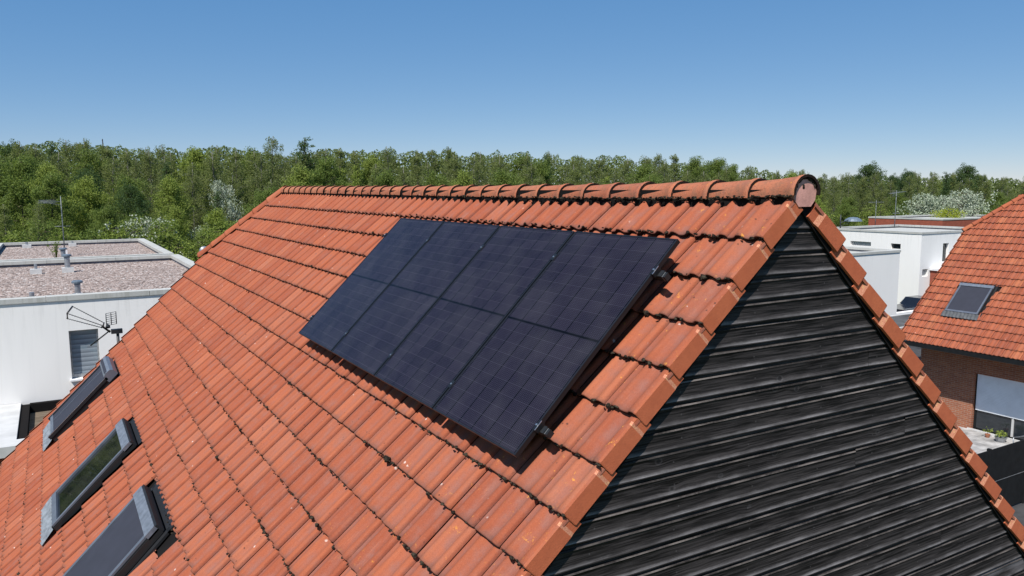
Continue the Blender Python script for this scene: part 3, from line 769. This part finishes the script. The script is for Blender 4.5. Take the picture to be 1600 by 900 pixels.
# ------------------------------------------------------------------ flat roofed buildings
def flat_building(root, x0, x1, y0, y1, zp, front_holes=(), side_holes=(), cw=.36, wallm=None, gravel=True, side=-1):
    wallm = wallm or M_white; b = MB()
    rect_wall(b, (x0, y0, 0), (1, 0, 0), (0, 1, 0), x1-x0, ZG, zp-.14, front_holes, .24)
    rect_wall(b, (x0, y1, 0), (0, -1, 0), (1, 0, 0), y1-y0, ZG, zp-.14, side_holes, .24)
    b.poly([(x1, y0, ZG), (x1, y1, ZG), (x1, y1, zp-.14), (x1, y0, zp-.14)]); b.poly([(x1, y1, ZG), (x0, y1, ZG), (x0, y1, zp-.14), (x1, y1, zp-.14)])
    b.build('wall', wallm, root)
    c = MB(); o_ = .04
    for (a0, b0, a1, b1) in ((x0-o_, y0-o_, x1+o_, y0+cw), (x0-o_, y1-cw, x1+o_, y1+o_), (x0-o_, y0+cw, x0+cw, y1-cw), (x1-cw, y0+cw, x1+o_, y1-cw)):
        horiz = (a1-a0) > (b1-b0); L = (a1-a0) if horiz else (b1-b0); n = max(1, round(L/2.4))
        for k in range(n):
            p, q = k*L/n+.006, (k+1)*L/n-.006
            if horiz: c.box((a0+p, b0, zp-.14), (a0+q, b1, zp-R.uniform(0, .006)), 0, R.random())
            else: c.box((a0, b0+p, zp-.14), (a1, b0+q, zp-R.uniform(0, .006)), 0, R.random())
    c.build('coping', M_cope, root)
    u = MB(); i = cw-.04; zr = zp-.25
    for (a0, b0, a1, b1) in ((x0+i-.03, y0+i-.03, x1-i+.03, y0+i), (x0+i-.03, y1-i, x1-i+.03, y1-i+.03), (x0+i-.03, y0+i, x0+i, y1-i), (x1-i, y0+i, x1-i+.03, y1-i)): u.box((a0, b0, zr-.1), (a1, b1, zp-.141))
    u.build('upstand', M_upst, root)
    gq = MB(); gq.poly([(x0+i, y0+i, zr), (x1-i, y0+i, zr), (x1-i, y1-i, zr), (x0+i, y1-i, zr)]); gq.build('gravel_roof' if gravel else 'flat_roof', M_gravel if gravel else M_cope, root)
ZP = -3.1
t = thing('flat_roof_house', 'white rendered house with gravel flat roof left of the orange roof', 'house', (-6, 28, ZG))
flat_building(t, -7.0, 1.05, 22.6, 36.8, ZP, [(7-3.83, 7-3.07, -5.58, -4.14)])
for xa in (-3.83,):
    xb = xa+.76
    b = MB(); b.box((xa, 22.78, -5.58), (xa+.05, 22.84, -4.14)); b.box((xb-.05, 22.78, -5.58), (xb, 22.84, -4.14)); b.box((xa+.05, 22.78, -4.19), (xb-.05, 22.84, -4.14)); b.box((xa+.05, 22.78, -5.58), (xb-.05, 22.84, -5.47))
    wn = b.build('window', M_steel, t)
    b = MB(); b.box((xa+.05, 22.80, -5.47), (xb-.05, 22.82, -4.19)); b.build('blind', M_slat, wn)
    b = MB(); b.box((xa-.05, 22.50, -5.63), (xb+.05, 22.83, -5.581)); b.build('sill', M_sill, wn)
t2 = thing('flat_roof_house', 'white house with gravel flat roof behind, before the wood', 'house', (-3, 44, ZG))
flat_building(t2, -6.9, .93, 37.5, 51.4, ZP)
# annex with a sunken dark deck
t = thing('roof_annex', 'low brick annex with white parapet and sunken brown deck', 'annex', (-7, 21.5, ZG))
b = MB(); b.poly([(-7, 18.28, ZG), (1, 18.28, ZG), (1, 18.28, -6.36), (-7, 18.28, -6.36)]); b.poly([(1, 18.28, ZG), (1, 22.58, ZG), (1, 22.58, -6.36), (1, 18.28, -6.36)]); b.build('wall', M_brickred, t)
b = MB(); b.box((-7, 18.2, -6.36), (1.05, 18.75, -6.1)); b.box((-7, 18.75, -6.36), (-5.14, 22.585, -6.1)); b.build('parapet', M_blocks, t)
b = MB(); b.box((-5.139, 18.76, -6.9), (-4.93, 22.58, -6.16)); b.box((-4.93, 22.4, -6.9), (1, 22.585, -6.13)); b.build('lining_and_shadow', M_dark, t)  # left black strip stands in for thick shadow; back one is the wall
b = MB(); b.box((-4.929, 18.76, -6.8), (1, 22.39, -6.38)); b.build('deck', M_wood, t)

# roof vents on the flat roofs
def vent(x, y, z, r_, h, cap, box, label, name='roof_vent'):
    t = thing(name, label, 'vent', (x, y, z)); z0 = 0
    if box:
        b = MB(); b.box((-box/2, -box/2, 0), (box/2, box/2, .19)); b.build('base', M_blocks, t, False); z0 = .19
    else:
        b = MB(); b.lathe((0, 0, 0), [(r_*1.9, 0), (r_*1.8, .03), (r_, .05)], 14); b.build('base', M_steel, t, False)
    b = MB(); b.lathe((0, 0, z0), [(r_, 0), (r_, h)], 14); b.build('pipe', M_steel, t, False)
    if cap:
        b = MB(); b.lathe((0, 0, z0+h), [(r_*1.1, -.02), (r_*1.1, .03), (cap, .035), (cap*1.02, .09), (cap*.8, .115)], 16); b.build('cap', M_hood_slate, t, False)
zr = ZP-.25
vent(-3.47, 24.9, zr, .085, .33, .16, 0, 'capped round vent near the front edge of the gravel roof')
vent(-4.70, 24.1, zr, .07, .24, 0, 0, 'short uncapped pipe on the near gravel roof')
vent(-3.60, 32.9, zr, .10, .42, .17, .42, 'capped vent pipe on a pale block by the far upstand')
vent(-4.70, 32.9, zr, .055, .2, 0, .40, 'small pipe on a pale block left of the capped vents')
vent(-3.66, 38.9, zr, .10, .50, .17, 0, 'capped vent pipe on the rear gravel roof')
vent(-5.35, 49.8, zr, .07, .15, 0, .45, 'pale vent block at the back of the rear roof')
vent(-3.05, 49.8, zr, .06, .12, 0, .4, 'pale vent block right of the aerial mast')
t = tag(MB().build('roof_weed', L_broad), 'thin green weed growing from gravel beside the aerial mast', 'plant')
bpy.data.objects.remove(t)
b = MB(); q = random.Random(9)
for _ in range(16):
    x = q.gauss(0, .10); y = q.gauss(0, .08); h = q.uniform(.3, 1.0)
    b.tube([(x*.3, y*.3, 0), (x, y, h*.6), (x*1.8, y*1.8, h)], [.012, .009, .003], 4, 0)
    leaf_tuft(b, (x*1.4, y*1.4, h*.8), .15, 8, .05, 0, int(h*999))
o = b.build('roof_weed', L_broad); o.location = (-3.95, 41.0, zr); tag(o, 'thin green weed growing from gravel beside the aerial mast', 'plant')

# TV aerial behind the far verge
t = thing('tv_aerial', 'dark three boom TV aerial with grid reflector behind the far verge', 'antenna', (-3.02, 14.6, -3.9))
b = MB(); b.tube([(-3.02, 14.6, -4.6), (-3.02, 14.6, -2.95)], .028, 8); b.tube([(-3.02, 14.6, -4.0), (-3.02, 14.15, -4.0)], .02, 6); b.build('mast', M_antenna, t)
b = MB(); b.box((-3.14, 14.55, -3.02), (-2.93, 14.66, -2.93)); b.tube([(-3.16, 14.6, -2.98), (-3.28, 14.55, -2.86), (-3.30, 14.55, -2.83)], .022, 6)
b.blob((-3.20, 14.58, -2.86), .05); b.build('bracket', M_antenna, t)
b = MB(); b.tube([(-3.16, 14.6, -2.95), (-3.52, 14.9, -3.28)], .014, 6); b.build('strut', M_antenna, t)
P0 = [Vector((-3.26, 14.6, -2.78)), Vector((-3.28, 14.52, -2.83)), Vector((-3.31, 14.6, -2.875))]
P1 = [Vector((-3.80, 14.55, -2.39)), Vector((-3.905, 14.30, -2.49)), Vector((-3.905, 14.55, -2.63))]
for i in range(3):
    b = MB(); b.tube([P0[i], P1[i]], .0075, 5)
    for k in range(1, 14):
        p = P0[i].lerp(P1[i], k/14); dv = Vector((.25, .9, .1)).normalized()*.045; b.tube([p-dv, p+dv], .0035, 4)
    b.build('boom', M_antenna, t)
for P in (P0, P1):
    b = MB(); b.tube([P[0], P[1], P[2]], .017, 6); b.build('end_bracket', M_antenna, t)
b = MB()
def rp(u, v): return Vector((-3.125+u*.085, 14.56-u*.15, -2.70+v*.125+u*.035))
for u in (-1, 0, 1): b.tube([rp(u, -1), rp(u, 1)], .009, 5)
for k in range(7): b.tube([rp(-1, -1+k/3), rp(1, -1+k/3)], .005, 4)
b.build('reflector', M_antenna, t)
# small dish behind the upper verge
t = thing('satellite_dish', 'small pale satellite dish peeking past the far roof verge', 'satellite dish', (-.95, 17., -1.9))
b = MB()
rings = []
for k in range(5):
    a = k/4; rings.append([b.vert((-.87+.12*a*math.cos(p), 17-.05*(1-a*a)-.0, -1.57+.13*a*math.sin(p))) for p in [2*PI*j/18 for j in range(18)]])
for A, B in zip(rings, rings[1:]):
    for j in range(18): b.face((A[j], B[j], B[(j+1) % 18], A[(j+1) % 18]), 0, True)
d = b.build('dish', M_steel, t); sm = d.modifiers.new('thick', 'SOLIDIFY'); sm.thickness = .012
b = MB(); b.tube([(-.87, 17.02, -3.4), (-.87, 17.02, -1.56)], .02, 6); b.build('pole', M_steel, t)
b = MB(); b.tube([(-.87, 16.95, -1.86), (-.93, 16.55, -1.62)], .012, 5); b.blob((-.93, 16.53, -1.6), .035); b.build('feed_arm', M_steel, t)

# aerial mast on rear roof
def yagi(mb, c, d, L, n, el, r_=.012, elr=.008):
    c, d = Vector(c), Vector(d).normalized(); e = d.cross(Vector((0, 0, 1))).normalized()
    mb.tube([c, c+d*L], r_, 5)
    for k in range(n):
        p = c+d*(L*(k+.5)/n); mb.tube([p-e*el, p+e*el], elr, 4)
t = thing('aerial_mast', 'tall pale mast with several aerials on the rear gravel roof', 'antenna', (-3.56, 42, zr))
b = MB(); b.tube([(-3.56, 42, zr), (-3.56, 42, -.35)], [.035, .02], 6); b.build('mast', M_antenna_pale, t)
b = MB(); yagi(b, (-3.56, 42, -.80), (-1, -.4, .22), .95, 9, .13); b.build('aerial', M_antenna_pale, t)
b = MB()
for k in range(2): b.tube([(-4.15+.38*math.cos(p), 42+.38*math.sin(p), -.55-.13*k) for p in [2*PI*j/16 for j in range(17)]], .008, 4)
b.tube([(-3.56, 42, -.62), (-4.5, 42, -.62)], .014, 4); b.build('loop_aerial', M_antenna_pale, t)
b = MB(); yagi(b, (-3.9, 42, -1.85), (1, .2, 0), .7, 5, .12, .015, .01); b.build('aerial', M_antenna_pale, t)
b = MB(); b.box((-3.68, 41.9, zr), (-3.44, 42.1, zr+.28)); b.build('base_block', M_sill, t)

# ------------------------------------------------------------------ right white building
t = thing('flat_roof_house', 'long white rendered building with flat roof at right, beyond the gable', 'house', (52, 36, ZG))
flat_building(t, 46.9, 56.5, 28.4, 36.5, ZP, [(49.45-46.9, 50.15-46.9, -5.25, -3.95), (47.2-46.9, 47.85-46.9, -6.15, -5.65)],
              [(36.5-33.9, 36.5-32.2, -4.3, -3.98), (36.5-30.65, 36.5-29.9, -4.35, -3.98)], gravel=False)
b = MB()
b.box((49.45, 28.58, -5.25), (50.15, 28.63, -3.95)); wn = b.build('window', M_winglass, t); b = MB(); b.box((49.38, 28.30, -5.32), (50.22, 28.62, -5.255)); b.build('sill', M_sill, wn)
b = MB(); b.box((47.2, 28.58, -6.15), (47.85, 28.63, -5.65)); b.build('window', M_blocks, t)
b = MB(); b.box((47.08, 32.2, -4.3), (47.13, 33.9, -3.98)); b.build('window', M_steel, t)
b = MB(); b.box((47.08, 29.9, -4.35), (47.13, 30.65, -3.98)); b.build('window', M_winglass, t)
b = MB(); b.box((51.5, 28.20, -8.9), (51.62, 28.32, -3.2)); b.build('downpipe', M_sill, t)
t = thing('white_block', 'lower white cube annex in front of the long white building', 'annex', (34, 27, ZG))
flat_building(t, 29.2, 38.9, 24.7, 30.8, -3.72, gravel=False)
t = thing('brick_building', 'red brick building with grey flat roof in front of the wood at right', 'building', (76, 47, ZG))
flat_building(t, 70.4, 86, 41, 49, ZP, wallm=M_brickred, gravel=False)
t = thing('brick_lean_to', 'small red brick box with white cap against the white building', 'annex', (50, 28, ZG))
b = MB(); b.box((48.1, 27.3, ZG), (54, 28.38, -5.75)); b.build('wall', M_brickred, t); b = MB(); b.box((48.0, 27.2, -5.75), (54.1, 28.39, -5.6)); b.build('coping', M_sill, t)
b = MB(); b.box((39.0, 25.2, ZG), (50, 25.42, -7.72)); b.box((38.95, 25.15, -7.72), (50, 25.47, -7.62)); o = b.build('garden_wall', M_white); tag(o, 'low white wall in front of the parked dark car', 'wall')
t = thing('carport', 'low dark grey flat carport roof with white edges', 'carport', (30, 18.5, ZG))
b = MB(); b.box((26.6, 17.2, -6.3), (36, 19.3, -6.2)); b.build('roof', M_roofgrey, t)
b = MB(); b.box((26.5, 17.05, -6.34), (36, 17.2, -6.14)); b.build('edge_trim', M_blocks, t)
b = MB(); b.box((26.5, 19.3, -6.34), (36, 19.42, -6.17)); b.build('edge_trim', M_blocks, t)
for (x, y) in ((26.8, 17.4), (35.8, 17.4), (26.8, 19.1), (35.8, 19.1)):
    b = MB(); b.box((x-.06, y-.06, ZG), (x+.06, y+.06, -6.3)); b.build('post', M_steel, t)
# parked car
def car():
    t = thing('parked_car', 'dark car parked by the white building behind the low wall', 'car', (43.7, 26.6, ZG))
    side = [(-2.3, .35), (-2.35, .75), (-2.25, 1.22), (-.75, 1.26), (-.45, 1.3), (.05, 1.74), (1.25, 1.74), (1.75, 1.15), (2.6, 1.05), (2.75, .8), (2.75, .35)]
    b = MB(); secs = []
    for (y, sc, dz) in ((-.88, .97, -.02), (-.80, 1, 0), (.80, 1, 0), (.88, .97, -.02)):
        secs.append([b.vert((x*sc, y*(1 if z < 1.3 else .82), z+(dz if z > .5 else 0))) for x, z in side])
    n = len(side)
    for A, B in zip(secs, secs[1:]):
        for i in range(n): b.face((A[i], A[(i+1) % n], B[(i+1) % n], B[i]), 0)
    b.face(secs[0], 0); b.face(secs[-1][::-1], 0); b.build('body', M_carpaint, t, False)
    for sy in (-1, 1):
        for (xa, xb, xc, xd) in ((-.30, .36, .36, .10), (.44, 1.45, 1.2, .44)):
            b = MB(); y0 = sy*.885; y1 = sy*.755
            b.poly([(xa, y0*1.0, 1.28), (xb, y0, 1.28), (xc, y1, 1.68), (xd, y1, 1.68)]); b.build('side_window', M_blocks, t, False)
    for (x, y) in ((-1.5, -.86), (1.75, -.86), (-1.5, .86), (1.75, .86)):
        b = MB(); b.tube([(x, y-.11, .36), (x, y+.11, .36)], .36, 18, 0); w_ = b.build('wheel', M_tyre, t, False)
        b = MB(); b.tube([(x, y-.115, .36), (x, y+.115, .36)], .21, 12, 0); b.build('rim', M_steel, w_, False)
    b = MB(); b.box((-2.37, -.86, .85), (-2.20, -.66, 1.15)); b.build('tail_lamp', M_redlamp, t, False)
    b = MB(); b.box((-1.35, -.895, .75), (-.3, -.884, 1.1)); b.build('side_decal', M_redlamp, t, False)
    b = MB(); b.box((-2.25, -.87, 1.262), (-.75, -.80, 1.30)); b.build('bed_rail', M_steel, t, False)
    return t
car()
# aerials right
t = thing('satellite_dish', 'grey domed dish on a short pole at the left end of the white parapet', 'satellite dish', (48.6, 35.4, ZP))
b = MB(); b.lathe((48.9, 35.2, -2.62), [(.02, .32), (.3, .29), (.55, .16), (.66, .0)], 18); b.build('dish', M_hood_slate, t)
b = MB(); b.tube([(47.4, 35.2, -3.46), (47.4, 35.2, -2.1)], .05, 6); b.tube([(47.4, 35.2, -2.7), (48.7, 35.2, -2.45)], .03, 5); b.tube([(47.4, 35.2, -2.95), (48.5, 35.2, -2.7)], .02, 5); b.build('pole', M_antenna, t)
t = thing('aerial_mast', 'thin mast with cross aerials standing on the long white building', 'antenna', (55.3, 36, ZP))
b = MB(); b.tube([(55.3, 36, ZP-.36), (55.3, 36, -.3)], [.04, .02], 6); b.build('mast', M_antenna_pale, t)
b = MB(); yagi(b, (54.4, 36, -.55), (1, -.2, .1), 1.6, 10, .22, .015, .01); b.build('aerial', M_antenna_pale, t)
b = MB()
for k in range(5): b.tube([(54.75, 36, -.35-.1*k), (55.7, 36, -.38-.1*k)], .012, 4)
b.build('grid_aerial', M_antenna_pale, t)
b = MB(); yagi(b, (55.0, 36, -2.15), (1, 0, 0), .7, 4, .15, .02, .012); b.build('aerial', M_antenna_pale, t)
t = thing('aerial_mast', 'shorter mast with one horizontal aerial left of the cross aerials', 'antenna', (54.5, 36.5, ZP))
b = MB(); b.tube([(54.2, 37, ZP-.36), (54.2, 37, -1.1)], [.035, .02], 6); b.build('mast', M_antenna_pale, t)
b = MB(); yagi(b, (53.2, 37, -1.25), (1, -.1, 0), 1.7, 8, .16, .015, .01); b.build('aerial', M_antenna_pale, t)
# far lattice mast
t = thing('radio_mast', 'tiny distant radio mast above the treetops at left', 'mast', (30, 640, ZG))
b = MB()
for (dx, dy) in ((-.6, -.35), (.6, -.35), (0, .7)): b.tube([(32+dx, 640+dy, ZG), (32+dx*.3, 640+dy*.3, 37)], .13, 4)
for k in range(10): z = ZG+k*4.5; b.tube([(31.5, 640, z), (32.5, 640, z+2.2), (31.5, 640, z+4.5)], .09, 4)
b.build('lattice', M_alud, t)

# ------------------------------------------------------------------ trees
def crown_mesh(kind, seed):
    q = random.Random(seed); leaves = MB(); wood = MB()
    if kind == 'birch': H, Wd, base, nb_, nl, ls, droop = 14., 2.5, .08, 130, 240, .135, .6
    elif kind == 'broad': H, Wd, base, nb_, nl, ls, droop = 12., 3.4, .08, 110, 190, .16, .1
    elif kind == 'poplar': H, Wd, base, nb_, nl, ls, droop = 13., 2.1, .08, 120, 220, .14, 0.
    else: H, Wd, base, nb_, nl, ls, droop = 6., 3.0, .02, 80, 150, .14, .05
    lean = (q.uniform(-.5, .5), q.uniform(-.5, .5))
    tr = [(lean[0]*(k/6)**2+q.gauss(0, .06), lean[1]*(k/6)**2+q.gauss(0, .06), H*.96*k/6) for k in range(7)]
    wood.tube(tr, [H*.011*(1-k/7)+.015 for k in range(7)], 6)
    def tp(z):
        k = min(5.999, max(0, z/(H*.96)*6)); i = int(k); f = k-i
        return Vector(tr[i]).lerp(Vector(tr[i+1]), f)
    for i in range(nb_):
        f = base+(1-base)*(i+q.random())/nb_; z = f*H
        t_ = (f-base)/(1-base)
        if kind == 'broad': env = math.sin(PI*min(1, t_*.8+.2))**.7 if t_ < 1 else 0
        elif kind == 'bush': env = math.sqrt(max(0, 1-t_**2))
        elif kind == 'birch': env = (min(1, t_*3)+.2)*(1-t_)**.45
        else: env = (min(1, t_*4)+.2)*(1-t_)**.8
        rad = Wd*env*q.uniform(.35, 1.12)+.15; az = q.uniform(0, 2*PI)
        p0 = tp(z*.93); rise = (.35 if kind != 'poplar' else .8)*rad
        p1 = p0+Vector((math.cos(az)*rad, math.sin(az)*rad, rise*q.uniform(.3, 1.2)))
        if i % 2 == 0: wood.tube([p0-Vector((0, 0, .15)), p0.lerp(p1, .5)+Vector((0, 0, .1*rad)), p1], [.045*(1-.6*t_), .028, .008], 4, cap=False)
        ncl = 2 if rad < 1 else 3
        for c in range(ncl):
            cc = p0.lerp(p1, q.uniform(.45, 1.05)) + Vector((q.gauss(0, .3), q.gauss(0, .3), q.gauss(0, .25)))
            cr = q.uniform(.28, .78)*(1.15 if kind in ('broad', 'bush') else .85)*(1-.35*t_*(kind != 'broad'))
            rv = q.random(); n = int(nl*cr*cr/ncl*2.6)+8
            for _ in range(n):
                d = Vector((q.gauss(0, 1), q.gauss(0, 1), q.gauss(0, 1))).normalized()*(cr*q.random()**.4)
                d.z *= .75+droop; d.z -= droop*cr*q.random()
                p = cc+d
                a = Vector((q.gauss(0, 1), q.gauss(0, 1), q.gauss(0, .8)-droop)).normalized()
                nn = (d.normalized()*.5 + Vector((q.gauss(0, .6), q.gauss(0, .6), q.gauss(0, .6)+.5))); bb = a.cross(nn)
                if bb.length < .05: continue
                bb.normalize(); s_ = ls*q.uniform(.55, 1.15)
                leaves.poly([p-a*s_*.6, p+bb*s_*.36, p+a*s_*.6, p-bb*s_*.36], 0, min(1, max(0, rv*.6+q.random()*.4)))
    return leaves, wood, H
protos = {}
def proto(kind, leafm, barkm, seed):
    key = (kind, leafm.name, seed)
    if key not in protos:
        lv, wd, H = crown_mesh(kind, seed)
        r_ = bpy.data.objects.new('tree', None); c = lv.build('crown', leafm, r_, False); t_ = wd.build('trunk', barkm, r_, False)
        for o_ in (c, t_): scn.collection.objects.unlink(o_)
        protos[key] = (r_, c, t_, H)
    return protos[key]
def tree(name, pr, x, y, h, label, group, wid=1.0, rz=None):
    r_, c, t_, H = pr; n = r_.copy(); n.name = name; scn.collection.objects.link(n)
    s_ = h/H; n.location = (x, y, ZG); n.scale = (s_*wid, s_*wid, s_); n.rotation_euler = (0, 0, R.uniform(0, 6.28) if rz is None else rz)
    for src in (c, t_):
        k = src.copy(); scn.collection.objects.link(k); k.parent = n; k.name = src.name.split('.')[0]
    n['label'] = label; n['category'] = 'tree'
    if group: n['group'] = group
    return n
birches = [proto('birch', L_birch, M_tree_bark, s) for s in (1, 2, 3)]
broads = [proto('broad', L_broad, M_bark_dark, s) for s in (4, 5)]
lights = [proto('broad', L_light, M_bark_dark, 6), proto('poplar', L_light, M_bark_dark, 7)]
pops = [proto('poplar', L_birch, M_tree_bark, 8)]
darks = [proto('broad', L_dark, M_bark_dark, 9), proto('poplar', L_dark, M_bark_dark, 17)]
bushes = [proto('bush', L_light, M_bark_dark, 12), proto('bush', L_broad, M_bark_dark, 13)]
blossom = [proto('bush', L_white, M_bark_dark, 14), proto('bush', L_white, M_bark_dark, 15)]
ybush = proto('bush', L_yellow, M_bark_dark, 16)
def where(px, D):           # a spot on the ground D metres out, in the direction of a photo column
    d = f_ * 1.0 + rr*((px-800)/1221.7); d = Vector((d.x, d.y, 0)); d.normalize()
    fwd = Vector((f_.x, f_.y, 0)).normalized(); k = D/d.dot(fwd)
    return CAM.x+d.x*k, CAM.y+d.y*k
PROF = [(-1600, 208), (-300, 209), (0, 209), (120, 207), (210, 217), (330, 217), (420, 228), (520, 222), (620, 225), (800, 226), (900, 233), (1000, 237), (1100, 247), (1180, 256), (1260, 266), (1350, 266), (1450, 268), (1600, 268), (1900, 266)]
def toprow(px):
    for (a, ra), (b_, rb) in zip(PROF, PROF[1:]):
        if a <= px <= b_: return ra+(rb-ra)*(px-a)/(b_-a)
    return 260
def hgt(px, row, D): return (CAM.z + (296.5-row)*D/1221.7) - ZG
def region(px): return 'left' if px < 437 else ('mid' if px < 1250 else 'right')
RG = {'left': 'in the wood behind the white flat roofs', 'mid': 'in the wood behind the orange ridge', 'right': 'in the wood right of the ridge end'}
KN = {'birch': ('birch_tree', 'slender pale trunked birch with drooping olive twigs '), 'broad': ('broadleaf_tree', 'rounded mid green broadleaf tree '), 'light': ('broadleaf_tree', 'fresh light green tree '), 'dark': ('broadleaf_tree', 'dark green dense tree ')}
cnt = 0
def plant(px, D, row, kind):
    global cnt
    x, y = where(px, D); h = hgt(px, row, D)
    pr = {'birch': birches+pops, 'broad': broads, 'light': lights, 'dark': darks}[kind]
    nm, lb = KN[kind]; rg = region(px)
    tree(nm, R.choice(pr), x, y, h, lb+RG[rg], lb+RG[rg], R.uniform(.78, 1.0) if kind == 'birch' else R.uniform(.75, 1.05)); cnt += 1
# rows of the wood: the skyline row, then lower rows in front
def rowof(D0, D1, step, drop, jit, mixk, x0=-700, x1=1720, skip=None):
    px = x0
    while px < x1:
        p = px+R.uniform(-.3, .3)*step; far = 1+.45*max(0, min(1, (p-700)/600))
        D = (D0+(D1-D0)*R.random())*far
        if not (skip and skip(p)): plant(p, D, toprow(p)+drop+R.gauss(0, jit), R.choices(*mixk)[0])
        if p < -120: px += step*.9
        px += step*(.55 if x0+0 > 1e9 else 1)/ (1+.35*max(0, min(1, (p-700)/600)))
MIX1 = (['birch', 'broad', 'light', 'dark'], [9, 1, .8, .5]); MIX2 = (['birch', 'broad', 'light', 'dark'], [4, 4, 2, 1]); MIX3 = (['birch', 'broad', 'light', 'dark'], [2, 4, 4, 1])
rowof(102, 114, 34, 7, 4.5, MIX1, x0=-420)
rowof(93, 102, 34, 7, 5, MIX1, x0=-60)
rowof(84, 92, 40, 16, 7, MIX1, x0=-1500)
rowof(74, 82, 58, 38, 8, MIX2, x0=-1300)
rowof(66, 72, 70, 66, 9, MIX3, x0=-200, skip=lambda p: 480 < p < 1150)
rowof(60, 65, 70, 98, 9, MIX3, x0=-120, skip=lambda p: 420 < p < 1240)
MIXC = (['broad', 'dark', 'light'], [4, 2, 1])
# individual trees of the skyline
for (px, D, row, kind, lab) in [(432, 96, 206, 'birch', 'tallest thin birch on the skyline above the left ridge end'), (488, 94, 211, 'dark', 'dark pointed tree on the skyline right of the tallest birch'),
                                (1350, 150, 256, 'dark', 'dark round crown on the skyline right of the ridge end'), (1500, 150, 259, 'dark', 'broad dark crown on the skyline above the white blossom'),
                                (1110, 140, 247, 'broad', 'rounded crown on the skyline left of the ridge end')]:
    x, y = where(px, D); pr = {'birch': birches[0], 'dark': darks[1 if px < 600 else 0], 'broad': broads[0]}[kind]
    tree(KN[kind][0], pr, x, y, hgt(px, row, D), lab, None, .8 if kind == 'birch' else 1.15)
def bush(px, D, row, pr, name, lab, wid=1.0, group=None):
    x, y = where(px, D); tree(name, pr, x, y, hgt(px, row, D), lab, group, wid)
bush(236, 57, 334, blossom[0], 'hawthorn', 'pale blossoming hawthorn beside the rear flat roof', .9)
bush(322, 64, 352, blossom[1], 'hawthorn', 'low white blossoming bush just left of the roof verge', .8)
bush(357, 74, 280, blossom[1], 'hawthorn', 'tall narrow white blossoming tree above the roof verge', .36)
bush(1434, 92, 303, blossom[0], 'hawthorn', 'white blossoming tree behind the aerial masts', .95)
bush(1462, 94, 308, blossom[1], 'hawthorn', 'white blossoming tree between two other blossoming trees', .9)
bush(1494, 90, 297, blossom[0], 'hawthorn', 'tallest white blossoming tree, left of the neighbour roof', .85)
bush(1473, 86, 327, ybush, 'shrub', 'bright yellow green shrub below the white blossom', .9)
for i, px in enumerate(range(-60, 460, 42)):
    bush(px+R.uniform(-8, 8), R.uniform(54.5, 58), R.uniform(345, 372), bushes[i % 2], 'shrub', ('light green' if i % 2 == 0 else 'mid green')+' leafy shrub at the foot of the wood at left', R.uniform(.8, 1.1), 'shrubs at the foot of the wood '+str(i % 2))
for i, px in enumerate(range(1270, 1560, 40)):
    bush(px+R.uniform(-8, 8), R.uniform(98, 104), R.uniform(318, 330), bushes[i % 2], 'shrub', ('light green' if i % 2 == 0 else 'mid green')+' leafy shrub at the foot of the wood at right', R.uniform(.8, 1.1), 'shrubs behind the right buildings '+str(i % 2))
# the dim interior of the wood far behind
b = MB(); q = random.Random(77)
for _ in range(190000):
    px = q.uniform(-1500, 1900); D = q.uniform(112, 124)*(1+.45*max(0, min(1, (px-700)/600)))
    x, y = where(px, D); zt_ = CAM.z+(296-toprow(px)-15+9*mnoise.noise(Vector((px*.045, 1.7, 0)))+5*mnoise.noise(Vector((px*.17, 5.7, 0))))*D/1221.7
    dd = q.random()**1.25; z = zt_-(zt_-ZG-3)*dd; s_ = q.uniform(.09, .19)*(1+1.1*min(1, dd*5))
    p = Vector((x, y, z)); a = Vector((q.gauss(0, 1), q.gauss(0, 1), q.gauss(0, 1))).normalized(); bb = a.cross(Vector((q.gauss(0, 1), q.gauss(0, 1), q.gauss(0, 1)))).normalized()
    b.poly([p-a*s_, p+bb*s_*.6, p+a*s_, p-bb*s_*.6], 0, q.random())
o = b.build('wood', L_wood); o['kind'] = 'stuff'
tag(o, 'far part of the green wood closing the view behind all trees', 'wood')
print('trees', cnt)
